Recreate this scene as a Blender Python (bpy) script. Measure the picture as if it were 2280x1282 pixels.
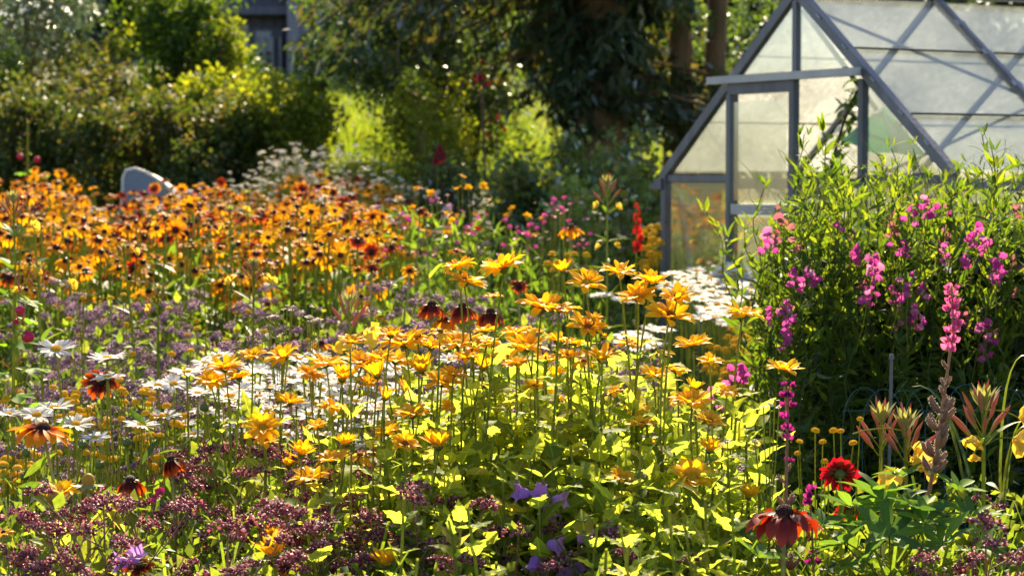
import bpy, math, random
import numpy as np
from mathutils import Vector, Matrix, Euler
for _o in list(bpy.data.objects): bpy.data.objects.remove(_o)
SC = bpy.context.scene
COL = SC.collection
# ------------------------------------------------------------------ camera
FPX, PITCH, CAMH = 4930.0, math.atan(246/4930.0), 1.3
cam = bpy.data.cameras.new('camera'); camo = bpy.data.objects.new('camera', cam); COL.objects.link(camo)
camo.location = (0, 0, CAMH); camo.rotation_euler = (math.pi/2-PITCH, 0, 0)
cam.sensor_width = 36; cam.lens = FPX/2280*36; cam.clip_start = .1; cam.clip_end = 500
cam.dof.use_dof = True; cam.dof.focus_distance = 4.35; cam.dof.aperture_fstop = 7.8; cam.dof.aperture_blades = 0
SC.camera = camo
# ------------------------------------------------------------------ sky and sun
SUN_AZ, SUN_EL = 3, 35          # degrees to the right of straight ahead, above the horizon
w = bpy.data.worlds.new('World'); SC.world = w; w.use_nodes = True
nt = w.node_tree; bg = nt.nodes['Background']
sky = nt.nodes.new('ShaderNodeTexSky'); sky.sky_type = 'NISHITA'; sky.sun_disc = False
sky.sun_elevation = math.radians(SUN_EL); sky.sun_rotation = math.radians(SUN_AZ)
nt.links.new(sky.outputs[0], bg.inputs[0]); bg.inputs[1].default_value = .058
sl = bpy.data.lights.new('sun', 'SUN'); slo = bpy.data.objects.new('sun', sl); COL.objects.link(slo)
sl.energy = 5; sl.angle = math.radians(.5); sl.color = (1, .81, .51)
_d = Vector((math.sin(math.radians(SUN_AZ))*math.cos(math.radians(SUN_EL)), math.cos(math.radians(SUN_AZ))*math.cos(math.radians(SUN_EL)), math.sin(math.radians(SUN_EL))))
slo.rotation_euler = _d.to_track_quat('Z', 'Y').to_euler()
vs = SC.view_settings; vs.view_transform = 'Standard'; vs.look = 'None'; vs.exposure = 2.0; vs.gamma = 1; vs.use_curve_mapping = False
cy = SC.cycles; cy.use_denoising = True; cy.max_bounces = 9; cy.diffuse_bounces = 6; cy.glossy_bounces = 2
cy.transmission_bounces = 4; cy.transparent_max_bounces = 24; cy.caustics_reflective = False; cy.caustics_refractive = False
cy.sample_clamp_indirect = 6
# ------------------------------------------------------------------ helpers
RN = random.Random(7); NP = np.random.default_rng(7)
U = RN.uniform
def S(a, b, t):
    t = np.clip((np.asarray(t, float)-a)/(b-a), 0, 1); return t*t*(3-2*t)
def ground(x, y):
    g = .34*S(5.6, 9.2, y)*S(.95, -.5, x)
    return g+np.interp(y, [12, 14, 17, 20, 26, 32, 60, 200], [0, .1, .65, 1.25, 1.8, 2.4, 5, 14])
def P(px, py, y):
    """the point at distance y (metres along the ground) seen at photo pixel px, py"""
    a, b = (px-1140)/FPX, (641-py)/FPX
    s = y/(math.cos(PITCH)+b*math.sin(PITCH))
    return Vector((s*a, y, CAMH+s*(-math.sin(PITCH)+b*math.cos(PITCH))))
def tag(o, label=None, cat=None, group=None, kind=None):
    if label: o['label'] = label
    if cat: o['category'] = cat
    if group: o['group'] = group
    if kind: o['kind'] = kind
    return o
def thing(name, label, cat, loc, group=None, rz=0, sc=1):
    o = bpy.data.objects.new(name, None); COL.objects.link(o); o.empty_display_size = .05
    o.location = loc; o.rotation_euler = (0, 0, rz); o.scale = (sc, sc, sc)
    return tag(o, label, cat, group)
def part(name, mesh, parent=None, M=None, kind=None):
    o = bpy.data.objects.new(name, mesh); COL.objects.link(o)
    if parent: o.parent = parent
    if M is not None: o.matrix_basis = M
    if kind: o['kind'] = kind
    return o
def copy_tree(o, parent=None):
    c = o.copy(); COL.objects.link(c); c.parent = parent
    for ch in o.children: copy_tree(ch, c)
    return c
class MB:
    """collects vertices and faces, each vertex with (across, along, random)"""
    def __init__(s): s.v = []; s.t = []; s.f3 = []; s.f4 = []; s.m3 = []; s.m4 = []; s.n = 0
    def add(s, V, F, T=None, mat=0):
        V = np.asarray(V, float).reshape(-1, 3); F = np.asarray(F, int)
        if not len(F): return s
        T = np.zeros((len(V), 3)) if T is None else np.asarray(T, float)
        s.v.append(V); s.t.append(T)
        if F.shape[1] == 3: s.f3.append(F+s.n); s.m3.append(np.full(len(F), mat))
        else: s.f4.append(F+s.n); s.m4.append(np.full(len(F), mat))
        s.n += len(V); return s
    def scatter(s, tpl, M, rnd=None, mat=0):
        V, F, T = tpl; M = np.asarray(M, float); n = len(M)
        if n == 0: return s
        W = np.einsum('nij,vj->nvi', M[:, :3, :3], V)+M[:, None, :3, 3]
        TT = np.repeat(T[None], n, 0).copy()
        if rnd is None: rnd = NP.random(n)
        TT[:, :, 2] = np.asarray(rnd)[:, None]
        FF = (F[None]+(np.arange(n)*len(V))[:, None, None]).reshape(-1, F.shape[1])
        return s.add(W.reshape(-1, 3), FF, TT.reshape(-1, 3), mat)
    def mesh(s, name, mats, smooth=True):
        me = bpy.data.meshes.new(name)
        if not isinstance(mats, (list, tuple)): mats = [mats]
        for m in mats: me.materials.append(m)
        V = np.concatenate(s.v); T = np.concatenate(s.t)
        f4 = np.concatenate(s.f4) if s.f4 else np.zeros((0, 4), int); f3 = np.concatenate(s.f3) if s.f3 else np.zeros((0, 3), int)
        mi = np.concatenate([np.concatenate(s.m4) if s.m4 else np.zeros(0), np.concatenate(s.m3) if s.m3 else np.zeros(0)]).astype(np.int32)
        me.vertices.add(len(V)); me.vertices.foreach_set('co', V.astype(np.float32).ravel())
        lp = np.concatenate([f4.ravel(), f3.ravel()]).astype(np.int32)
        me.loops.add(len(lp)); me.loops.foreach_set('vertex_index', lp)
        me.polygons.add(len(f4)+len(f3))
        st = np.concatenate([np.arange(len(f4))*4, len(f4)*4+np.arange(len(f3))*3]).astype(np.int32)
        me.polygons.foreach_set('loop_start', st)
        me.polygons.foreach_set('material_index', mi)
        a = me.attributes.new('tc', 'FLOAT_VECTOR', 'POINT'); a.data.foreach_set('vector', T.astype(np.float32).ravel())
        if not smooth: me.polygons.foreach_set('use_smooth', np.zeros(len(f4)+len(f3), bool))
        else: me.polygons.foreach_set('use_smooth', np.ones(len(f4)+len(f3), bool))
        me.update(calc_edges=True)
        return me
def one(tpl, name, mats, smooth=True):
    return MB().add(*tpl).mesh(name, mats, smooth)
def nrm(a):
    a = np.asarray(a, float); return a/np.maximum(np.linalg.norm(a, axis=-1, keepdims=True), 1e-9)
def frames(pos, ydir, up, sc):
    """n matrices: local Y along ydir, local Z as near up as it can be"""
    pos = np.atleast_2d(pos); n = len(pos)
    y = nrm(np.broadcast_to(ydir, (n, 3))); up = np.broadcast_to(up, (n, 3))
    x = nrm(np.cross(y, up)+1e-6); z = np.cross(x, y)
    sc = np.asarray(sc, float)
    if sc.ndim == 0: sc = np.full((n, 3), float(sc))
    elif sc.ndim == 1: sc = np.repeat(sc[:, None], 3, 1)
    M = np.zeros((n, 4, 4)); M[:, 3, 3] = 1
    M[:, :3, 0] = x*sc[:, :1]; M[:, :3, 1] = y*sc[:, 1:2]; M[:, :3, 2] = z*sc[:, 2:]
    M[:, :3, 3] = pos; return M
def MX(m): return Matrix([list(map(float, r)) for r in m])
def blade(n, wf, fold=.2, curl=.3, cols=3, serr=0, wave=0):
    """a leaf or petal of length 1 along +Y, its upper side +Z; wf(t) is the half width"""
    t = np.linspace(0, 1, n+1); th = -curl*(t**1.3)
    dy = np.cos(th)/n; dz = np.sin(th)/n
    y = np.concatenate([[0], np.cumsum(dy[:-1])]); z = np.concatenate([[0], np.cumsum(dz[:-1])])
    wd = np.maximum(wf(t), .004)
    if serr: wd = wd*np.where(np.arange(n+1) % 2 == 0, 1+serr, 1-serr)
    V = []; T = []
    us = np.linspace(-1, 1, cols)
    for i in range(n+1):
        for u in us:
            V.append((wd[i]*u, y[i], z[i]+fold*abs(u)*wd[i]+wave*wd[i]*u*math.sin(i*1.9))); T.append(((u+1)/2, t[i], 0))
    F = [(i*cols+j, i*cols+j+1, (i+1)*cols+j+1, (i+1)*cols+j) for i in range(n) for j in range(cols-1)]
    return np.array(V), np.array(F), np.array(T)
def prof(W, a=.7, b=1.0): return lambda t: W*np.sin(np.pi*np.clip(t, 0, 1)**a)**b
def petal_prof(W, sharp=.5):
    return lambda t: W*np.interp(t, [0, .12, .35, .65, .85, .95, 1], [.35, .55, .88, 1, .82, .5, .12*sharp])
def tube(pts, rad, k=5, T=0):
    pts = np.array([tuple(p) for p in pts], float); n = len(pts); rad = np.broadcast_to(rad, (n,))
    d = nrm(np.gradient(pts, axis=0)); ref = np.array([.31, .92, .23]); x = nrm(np.cross(d, ref)); z = np.cross(d, x)
    a = np.arange(k)*2*math.pi/k
    V = pts[:, None]+rad[:, None, None]*(np.cos(a)[None, :, None]*x[:, None]+np.sin(a)[None, :, None]*z[:, None])
    F = [(i*k+j, i*k+(j+1) % k, (i+1)*k+(j+1) % k, (i+1)*k+j) for i in range(n-1) for j in range(k)]
    TT = np.zeros((n, k, 3)); TT[:, :, 0] = np.arange(k)/k; TT[:, :, 1] = np.linspace(0, 1, n)[:, None]; TT[:, :, 2] = T
    return V.reshape(-1, 3), np.array(F), TT.reshape(-1, 3)
def bez(a, b, c, n=6):
    a, b, c = (np.array(tuple(q), float) for q in (a, b, c)); t = np.linspace(0, 1, n+1)[:, None]
    return (1-t)**2*a+2*t*(1-t)*b+t*t*c
def lathe(rz, k=10, wob=0):
    rz = np.array(rz, float); a = np.arange(k)*2*math.pi/k; m = len(rz)
    V = np.stack([rz[:, None, 0]*np.cos(a), rz[:, None, 0]*np.sin(a), np.repeat(rz[:, 1:], k, 1)], -1)
    if wob: V += (NP.random(V.shape)-.5)*wob
    F = [(i*k+j, i*k+(j+1) % k, (i+1)*k+(j+1) % k, (i+1)*k+j) for i in range(m-1) for j in range(k)]
    T = np.zeros((m, k, 3)); T[:, :, 0] = np.arange(k)/k; T[:, :, 1] = np.linspace(0, 1, m)[:, None]
    return V.reshape(-1, 3), np.array(F), T.reshape(-1, 3)
def box(c, s, R=None):
    c = np.array(c, float); s = np.array(s, float)/2
    V = np.array([(x, y, z) for x in (-1, 1) for y in (-1, 1) for z in (-1, 1)], float)*s
    if R is not None: V = V@np.array(R).T
    return V+c, np.array([(0, 1, 3, 2), (4, 6, 7, 5), (0, 4, 5, 1), (2, 3, 7, 6), (0, 2, 6, 4), (1, 5, 7, 3)]), None
def bar(a, b, w_, h_, up=(0, 0, 1)):
    """a beam from a to b, w_ across and h_ along up"""
    a, b = np.array(tuple(a), float), np.array(tuple(b), float); d = b-a; L = np.linalg.norm(d); y = d/L
    x = nrm(np.cross(y, up)); z = np.cross(x, y)
    V = [(a+b)/2+sx*x*w_/2+sy*d/2+sz*z*h_/2 for sx in (-1, 1) for sy in (-1, 1) for sz in (-1, 1)]
    return np.array(V), np.array([(0, 1, 3, 2), (4, 6, 7, 5), (0, 4, 5, 1), (2, 3, 7, 6), (0, 2, 6, 4), (1, 5, 7, 3)]), None
OCT = (np.array([(1, 0, 0), (0, 1, 0), (-1, 0, 0), (0, -1, 0), (0, 0, 1), (0, 0, -1)], float),
       np.array([(0, 1, 4), (1, 2, 4), (2, 3, 4), (3, 0, 4), (1, 0, 5), (2, 1, 5), (3, 2, 5), (0, 3, 5)]),
       np.array([(0, .5, 0)]*4+[(0, 1, 0), (0, 0, 0)], float))
def quad_leaf(W=.3, fold=.15):   # the cheapest leaf: 4 triangles
    V = np.array([(0, 0, 0), (-W, .5, fold*W), (0, .52, 0), (W, .5, fold*W), (0, 1, -.06)]); F = np.array([(0, 2, 1), (0, 3, 2), (1, 2, 4), (2, 3, 4)])
    return V, F, np.array([(.5, 0, 0), (0, .5, 0), (.5, .5, 0), (1, .5, 0), (.5, 1, 0)], float)
def rdirs(n, zb=0):
    d = NP.normal(size=(n, 3)); d[:, 2] += zb; return nrm(d)
# ------------------------------------------------------------------ materials
def nodes_of(name):
    m = bpy.data.materials.new(name); m.use_nodes = True; t = m.node_tree; t.nodes.clear()
    return m, t, t.nodes.new, t.links.new
def var_node(t, new, link):
    at = new('ShaderNodeAttribute'); at.attribute_name = 'tc'; sx = new('ShaderNodeSeparateXYZ'); link(at.outputs['Vector'], sx.inputs[0])
    oi = new('ShaderNodeObjectInfo'); ad = new('ShaderNodeMath'); ad.operation = 'ADD'; link(sx.outputs[2], ad.inputs[0]); link(oi.outputs['Random'], ad.inputs[1])
    fr = new('ShaderNodeMath'); fr.operation = 'FRACT'; link(ad.outputs[0], fr.inputs[0])
    return at, sx, fr
def ramp(new, cols):
    r = new('ShaderNodeValToRGB'); e = r.color_ramp.elements
    while len(e) < len(cols): e.new(.5)
    for i, (p, c) in enumerate(cols): e[i].position = p; e[i].color = (*c, 1)
    return r
def plantmat(name, cols, trans=.45, tmul=(1, 1, 1), rough=.45, spec=.06, along=None, veins=0, fine=900, tsat=1.0):
    """thin plant tissue: a lit side, light passing through it and a faint sheen; cols vary leaf to leaf, along runs base to tip"""
    m, t, new, link = nodes_of(name)
    at, sx, fr = var_node(t, new, link)
    r = ramp(new, [(i/max(1, len(cols)-1), c) for i, c in enumerate(cols)]); link(fr.outputs[0], r.inputs[0]); c = r.outputs[0]
    if along:
        ra = ramp(new, along); nz = new('ShaderNodeTexNoise'); nz.inputs['Scale'].default_value = 60; link(at.outputs['Vector'], nz.inputs['Vector'])
        a1 = new('ShaderNodeMath'); a1.operation = 'MULTIPLY_ADD'; link(nz.outputs[0], a1.inputs[0]); a1.inputs[1].default_value = .18; link(sx.outputs[1], a1.inputs[2])
        a2 = new('ShaderNodeMath'); a2.operation = 'SUBTRACT'; link(a1.outputs[0], a2.inputs[0]); a2.inputs[1].default_value = .09
        link(a2.outputs[0], ra.inputs[0])
        mx = new('ShaderNodeMix'); mx.data_type = 'RGBA'; mx.blend_type = 'MULTIPLY'; mx.inputs[0].default_value = 1; link(c, mx.inputs[6]); link(ra.outputs[0], mx.inputs[7]); c = mx.outputs[2]
    # fine mottling
    nz = new('ShaderNodeTexNoise'); nz.inputs['Scale'].default_value = fine/10; tco = new('ShaderNodeTexCoord'); link(tco.outputs['Object'], nz.inputs['Vector'])
    mr = new('ShaderNodeMapRange'); link(nz.outputs[0], mr.inputs[0]); mr.inputs[1].default_value = .3; mr.inputs[2].default_value = .7; mr.inputs[3].default_value = .75; mr.inputs[4].default_value = 1.15
    val = mr.outputs[0]
    if veins:
        ab = new('ShaderNodeMath'); ab.operation = 'SUBTRACT'; link(sx.outputs[0], ab.inputs[0]); ab.inputs[1].default_value = .5
        a3 = new('ShaderNodeMath'); a3.operation = 'ABSOLUTE'; link(ab.outputs[0], a3.inputs[0])
        k = new('ShaderNodeMath'); k.operation = 'MULTIPLY_ADD'; link(a3.outputs[0], k.inputs[0]); k.inputs[1].default_value = -.9; link(sx.outputs[1], k.inputs[2])
        k2 = new('ShaderNodeMath'); k2.operation = 'MULTIPLY'; link(k.outputs[0], k2.inputs[0]); k2.inputs[1].default_value = 55
        sn = new('ShaderNodeMath'); sn.operation = 'SINE'; link(k2.outputs[0], sn.inputs[0])
        m2 = new('ShaderNodeMapRange'); link(sn.outputs[0], m2.inputs[0]); m2.inputs[1].default_value = .7; m2.inputs[2].default_value = 1; m2.inputs[3].default_value = 1; m2.inputs[4].default_value = 1+veins*.5
        m3 = new('ShaderNodeMapRange'); link(a3.outputs[0], m3.inputs[0]); m3.inputs[1].default_value = .02; m3.inputs[2].default_value = .05; m3.inputs[3].default_value = 1+veins; m3.inputs[4].default_value = 1
        for q in (m2, m3):
            mu = new('ShaderNodeMath'); mu.operation = 'MULTIPLY'; link(val, mu.inputs[0]); link(q.outputs[0], mu.inputs[1]); val = mu.outputs[0]
    vm = new('ShaderNodeVectorMath'); vm.operation = 'SCALE'; link(c, vm.inputs[0]); link(val, vm.inputs['Scale']); c = vm.outputs[0]
    df = new('ShaderNodeBsdfDiffuse'); link(c, df.inputs[0])
    vt = new('ShaderNodeVectorMath'); vt.operation = 'MULTIPLY'; link(c, vt.inputs[0]); vt.inputs[1].default_value = tmul
    tr = new('ShaderNodeBsdfTranslucent'); link(vt.outputs[0], tr.inputs[0])
    mix = new('ShaderNodeMixShader'); mix.inputs[0].default_value = trans; link(df.outputs[0], mix.inputs[1]); link(tr.outputs[0], mix.inputs[2]); o = mix.outputs[0]
    if spec:
        gl = new('ShaderNodeBsdfGlossy'); gl.inputs['Roughness'].default_value = rough; gl.inputs[0].default_value = (.9, .93, 1, 1)
        fw = new('ShaderNodeLayerWeight'); fw.inputs[0].default_value = .25
        fm = new('ShaderNodeMath'); fm.operation = 'MULTIPLY_ADD'; link(fw.outputs['Fresnel'], fm.inputs[0]); fm.inputs[1].default_value = spec*3; fm.inputs[2].default_value = spec*.4
        mg = new('ShaderNodeMixShader'); link(fm.outputs[0], mg.inputs[0]); link(o, mg.inputs[1]); link(gl.outputs[0], mg.inputs[2]); o = mg.outputs[0]
    out = new('ShaderNodeOutputMaterial'); link(o, out.inputs[0]); return m
def solid(name, c1, c2=None, rough=.6, scale=8, metal=0, bump=.2, bscale=60, stretch=(1, 1, 1), spec=.4):
    m, t, new, link = nodes_of(name); b = new('ShaderNodeBsdfPrincipled'); tco = new('ShaderNodeTexCoord'); mp = new('ShaderNodeMapping'); mp.inputs['Scale'].default_value = stretch
    link(tco.outputs['Object'], mp.inputs[0]); nz = new('ShaderNodeTexNoise'); nz.inputs['Scale'].default_value = scale; nz.inputs['Detail'].default_value = 6; link(mp.outputs[0], nz.inputs['Vector'])
    oi = new('ShaderNodeObjectInfo'); ad = new('ShaderNodeMath'); ad.operation = 'MULTIPLY_ADD'; link(oi.outputs['Random'], ad.inputs[0]); ad.inputs[1].default_value = .25; link(nz.outputs[0], ad.inputs[2])
    r = ramp(new, [(.35, c1), (.85, c2 or c1)]); link(ad.outputs[0], r.inputs[0]); link(r.outputs[0], b.inputs['Base Color'])
    b.inputs['Roughness'].default_value = rough; b.inputs['Metallic'].default_value = metal; b.inputs['Specular IOR Level'].default_value = spec
    if bump:
        n2 = new('ShaderNodeTexNoise'); n2.inputs['Scale'].default_value = bscale; link(mp.outputs[0], n2.inputs['Vector'])
        bp = new('ShaderNodeBump'); bp.inputs['Strength'].default_value = bump; bp.inputs['Distance'].default_value = .01; link(n2.outputs[0], bp.inputs['Height']); link(bp.outputs[0], b.inputs['Normal'])
    out = new('ShaderNodeOutputMaterial'); link(b.outputs[0], out.inputs[0]); return m
def glassmat(name, dirt_lo, dirt_hi, tint=(.93, .96, .94), dcol=(.75, .73, .68), scale=2.2, refl=.45, rough=.12):
    m, t, new, link = nodes_of(name); tco = new('ShaderNodeTexCoord')
    nz = new('ShaderNodeTexNoise'); nz.inputs['Scale'].default_value = scale; nz.inputs['Detail'].default_value = 8; nz.inputs['Roughness'].default_value = .65; link(tco.outputs['Object'], nz.inputs['Vector'])
    mp = new('ShaderNodeMapping'); mp.inputs['Scale'].default_value = (14, 14, 1.2); link(tco.outputs['Object'], mp.inputs[0])
    n2 = new('ShaderNodeTexNoise'); n2.inputs['Scale'].default_value = 3; n2.inputs['Detail'].default_value = 5; link(mp.outputs[0], n2.inputs['Vector'])
    ad = new('ShaderNodeMath'); ad.operation = 'MULTIPLY_ADD'; link(n2.outputs[0], ad.inputs[0]); ad.inputs[1].default_value = .5; link(nz.outputs[0], ad.inputs[2])
    mr = new('ShaderNodeMapRange'); link(ad.outputs[0], mr.inputs[0]); mr.inputs[1].default_value = .55; mr.inputs[2].default_value = .95; mr.inputs[3].default_value = dirt_lo; mr.inputs[4].default_value = dirt_hi
    tp = new('ShaderNodeBsdfTransparent'); tp.inputs[0].default_value = (*tint, 1)
    tr = new('ShaderNodeBsdfTranslucent'); tr.inputs[0].default_value = (*dcol, 1); df = new('ShaderNodeBsdfDiffuse'); df.inputs[0].default_value = (*[x*.8 for x in dcol], 1)
    m0 = new('ShaderNodeMixShader'); m0.inputs[0].default_value = .15; link(tr.outputs[0], m0.inputs[1]); link(df.outputs[0], m0.inputs[2])
    m1 = new('ShaderNodeMixShader'); link(mr.outputs[0], m1.inputs[0]); link(tp.outputs[0], m1.inputs[1]); link(m0.outputs[0], m1.inputs[2])
    gl = new('ShaderNodeBsdfGlossy'); gl.inputs['Roughness'].default_value = rough
    fr = new('ShaderNodeFresnel'); fr.inputs[0].default_value = 1.45; fm = new('ShaderNodeMath'); fm.operation = 'MULTIPLY'; link(fr.outputs[0], fm.inputs[0]); fm.inputs[1].default_value = refl
    m2 = new('ShaderNodeMixShader'); link(fm.outputs[0], m2.inputs[0]); link(m1.outputs[0], m2.inputs[1]); link(gl.outputs[0], m2.inputs[2])
    out = new('ShaderNodeOutputMaterial'); link(m2.outputs[0], out.inputs[0]); return m
M = {}
M['helio_petal'] = plantmat('false sunflower petal', [(.84, .42, .006), (.86, .49, .01), (.85, .54, .018)], .5, (1.12, 1.14, .6), .5, .03, along=[(0, (.85, .62, .5)), (.3, (1, 1, 1)), (1, (1, 1.04, 1.1))])
M['helio_disc'] = plantmat('false sunflower disc', [(.42, .13, .01), (.3, .08, .01), (.5, .2, .015)], .1, spec=.03)
M['helio_leaf'] = plantmat('false sunflower leaf', [(.17, .24, .03), (.22, .29, .035), (.28, .33, .04), (.13, .2, .03), (.19, .25, .035), (.27, .26, .06)], .68, (2.3, 2.05, 1.3), .55, .014, veins=.7)
M['stem'] = plantmat('green stem', [(.17, .23, .025), (.23, .28, .04), (.19, .21, .035)], .35, (1.9, 1.7, .8), .5, .03)
M['pale_stem'] = plantmat('hairy pale stem', [(.24, .27, .08), (.3, .31, .12)], .35, (1.5, 1.4, .8), .5, .1)
M['red_stem'] = plantmat('reddish stem', [(.28, .13, .08), (.33, .19, .1), (.22, .09, .07)], .25, (1.5, 1.2, .9), .5, .08)
M['calyx'] = plantmat('green calyx', [(.11, .17, .03), (.16, .21, .05)], .3, (1.6, 1.5, .7), .5, .06)
M['white_petal'] = plantmat('white daisy petal', [(.82, .82, .84), (.86, .85, .84), (.78, .79, .84)], .5, (1, .98, .95), .5, .03, along=[(0, (.9, .9, .75)), (.2, (1, 1, 1)), (1, (1, 1, 1))])
M['yellow_disc'] = plantmat('yellow disc', [(.84, .5, .01), (.86, .56, .015), (.76, .42, .01)], .3, spec=.03)
M['rud_orange'] = plantmat('orange rudbeckia petal', [(.86, .38, .005), (.88, .44, .006), (.86, .33, .005), (.8, .27, .006)], .48, (1.15, 1.1, .6), .5, .03, along=[(0, (.22, .06, .25)), (.18, (.35, .12, .25)), (.4, (1, .95, 1)), (1, (1, 1.1, 1))])
M['rud_gold'] = plantmat('golden rudbeckia petal', [(.86, .42, .006), (.86, .48, .008), (.86, .36, .006)], .48, (1.15, 1.1, .6), .5, .03, along=[(0, (.6, .3, .5)), (.2, (1, .9, 1)), (1, (1, 1, 1))])
M['rud_dark'] = plantmat('mahogany rudbeckia petal', [(.72, .15, .005), (.66, .11, .005), (.78, .2, .006)], .5, (1.2, 1, .6), .5, .03, along=[(0, (.12, .05, .4)), (.5, (.2, .08, .4)), (.8, (.95, .85, 1)), (1, (1, 1.15, 1))])
M['rud_red'] = plantmat('rust red rudbeckia petal', [(.42, .03, .006), (.5, .05, .006), (.32, .02, .008)], .55, (1.25, 1, .7), .45, .05, along=[(0, (.3, .25, .6)), (.5, (.6, .5, .7)), (1, (1, 1.2, 1))])
M['rud_near'] = plantmat('orange rudbeckia petal with maroon base', [(.85, .3, .005), (.88, .36, .006)], .5, (1.15, 1.1, .6), .5, .02, along=[(0, (.2, .04, .25)), (.27, (.3, .08, .25)), (.5, (.95, .85, 1)), (1, (1, 1.1, 1))])
M['rud_disc'] = plantmat('dark rudbeckia cone', [(.035, .012, .01), (.055, .018, .012), (.025, .01, .012)], .05, spec=.04)
M['oregano'] = plantmat('oregano bracts', [(.26, .06, .095), (.38, .12, .16), (.17, .04, .065), (.55, .29, .33), (.3, .085, .12), (.22, .05, .085), (.78, .58, .6)], .42, (1.5, 1.1, 1.15), .5, .04)
M['oregano_pale'] = plantmat('lilac oregano bracts', [(.34, .2, .34), (.46, .3, .48), (.24, .12, .23), (.58, .44, .6), (.3, .17, .28)], .42, (1.3, 1, 1.1), .5, .04)
M['oregano_leaf'] = plantmat('oregano leaf', [(.08, .14, .02), (.12, .18, .025), (.16, .2, .03)], .5, (2.3, 2.1, .9), .5, .035)
M['grass'] = plantmat('meadow grass', [(.06, .11, .015), (.09, .14, .018), (.13, .15, .03), (.05, .09, .015)], .45, (2, 1.8, .8), .55, .03)
M['dry'] = plantmat('dry grass', [(.34, .24, .12), (.4, .27, .15), (.28, .17, .11)], .4, (1.4, 1.2, .9), .5, .04)
M['under'] = plantmat('undergrowth leaf', [(.05, .11, .018), (.08, .15, .02), (.12, .19, .025), (.04, .09, .02)], .48, (2.2, 2.0, .8), .5, .035, veins=.25)
M['pea_leaf'] = plantmat('sweet pea leaf', [(.04, .085, .012), (.065, .115, .015), (.12, .17, .018), (.03, .065, .012)], .52, (2.6, 2.3, .7), .5, .03, veins=.2)
M['pea_pink'] = plantmat('sweet pea blossom', [(.46, .045, .3), (.55, .12, .38), (.38, .03, .24), (.62, .26, .48)], .45, (1.2, 1, 1.1), .45, .03, along=[(0, (.8, .7, .8)), (.6, (1, 1, 1)), (1, (1.05, 1.3, 1.1))])
M['pea_faded'] = plantmat('faded sweet pea blossom', [(.34, .1, .15), (.4, .18, .24), (.3, .15, .11)], .38, (1.2, 1, 1), .5, .03)
M['lup_pink'] = plantmat('pink lupin blossom', [(.6, .09, .3), (.66, .18, .4), (.5, .06, .24)], .45, (1.25, 1, 1), .4, .04)
M['lup_dark'] = plantmat('dark purple lupin blossom', [(.16, .012, .12), (.3, .02, .2), (.5, .04, .26)], .4, (1.3, 1, 1.1), .4, .04)
M['lup_pod'] = plantmat('hairy lupin pod', [(.26, .12, .07), (.32, .17, .1), (.2, .1, .07)], .4, (1.6, 1.4, 1.1), .5, .1)
M['lup_hair'] = plantmat('pale down', [(.75, .68, .6), (.8, .74, .68)], .6, (1.1, 1.1, 1), .5, .05)
M['lup_leaf'] = plantmat('lupin leaflet', [(.09, .18, .025), (.12, .22, .03), (.06, .13, .03), (.05, .11, .03)], .4, (2.3, 2.1, 1.0), .5, .025, veins=.3)
M['prim_yellow'] = plantmat('evening primrose petal', [(.78, .55, .05), (.82, .62, .09), (.75, .48, .04)], .45, (1.1, 1.05, .8), .5, .02)
M['prim_bud'] = plantmat('evening primrose bud', [(.42, .16, .13), (.35, .2, .1), (.5, .22, .17)], .4, (1.5, 1.2, .9), .45, .05, along=[(0, (.6, 1.4, .7)), (.3, (1, 1, 1)), (1, (1.1, .9, 1))])
M['bud_ochre'] = plantmat('ochre bud petals', [(.4, .25, .03), (.46, .3, .04)], .3, (1.3, 1.2, .7), .5, .03)
M['dahlia'] = plantmat('red dahlia petal', [(.4, .005, .018), (.3, .004, .022), (.5, .01, .02)], .36, (1.3, 1, 1), .45, .04, along=[(0, (.3, .3, .5)), (.4, (.8, .8, .8)), (1, (1.1, 1, 1))])
M['bell'] = plantmat('bellflower', [(.46, .24, .76), (.54, .32, .8), (.4, .2, .7)], .5, (1.3, 1, 1.1), .4, .04)
M['magenta'] = plantmat('magenta petals', [(.55, .02, .12), (.6, .05, .2), (.5, .015, .08)], .4, (1.2, 1, 1), .45, .04)
M['pinkdot'] = plantmat('pink petals', [(.65, .1, .4), (.6, .06, .3)], .4, (1.2, 1, 1), .45, .03)
M['scarlet'] = plantmat('scarlet petals', [(.5, .014, .01), (.44, .018, .012)], .4, (1.2, 1, 1), .45, .03)
M['crimson'] = plantmat('crimson leaf', [(.16, .008, .014), (.22, .012, .015)], .35, (1.2, 1, 1), .45, .03)
M['pea_stem'] = plantmat('sweet pea stem', [(.06, .1, .02), (.09, .13, .025)], .3, (1.9, 1.7, .8), .5, .03)
M['holly_leaf'] = plantmat('hollyhock leaf', [(.08, .17, .025), (.11, .21, .028)], .55, (2.3, 2.2, .8), .55, .02, veins=.4)
def fol(name, cols, trans=.45, tmul=(2.1, 1.9, .8), spec=.06, rough=.45): M[name] = plantmat(name.replace('_', ' '), cols, trans, tmul, rough, spec)
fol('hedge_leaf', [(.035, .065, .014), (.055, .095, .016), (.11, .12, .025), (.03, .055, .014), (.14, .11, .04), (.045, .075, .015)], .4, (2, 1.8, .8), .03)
fol('bush_leaf', [(.045, .09, .014), (.06, .115, .016), (.1, .16, .018)], .4, (2.2, 2, .7), .03)
fol('sunlit_leaf', [(.11, .17, .015), (.16, .21, .02), (.23, .26, .025)], .5, (2.2, 1.9, .7), .03)  # brighter yellow green for sunlit growth, sunlight put into the leaf colour
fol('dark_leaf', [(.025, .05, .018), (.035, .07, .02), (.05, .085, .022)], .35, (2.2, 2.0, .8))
fol('silver_leaf', [(.04, .075, .022), (.06, .1, .03), (.035, .065, .018)], .35, (1.8, 1.7, .9), .14, .25)
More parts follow.
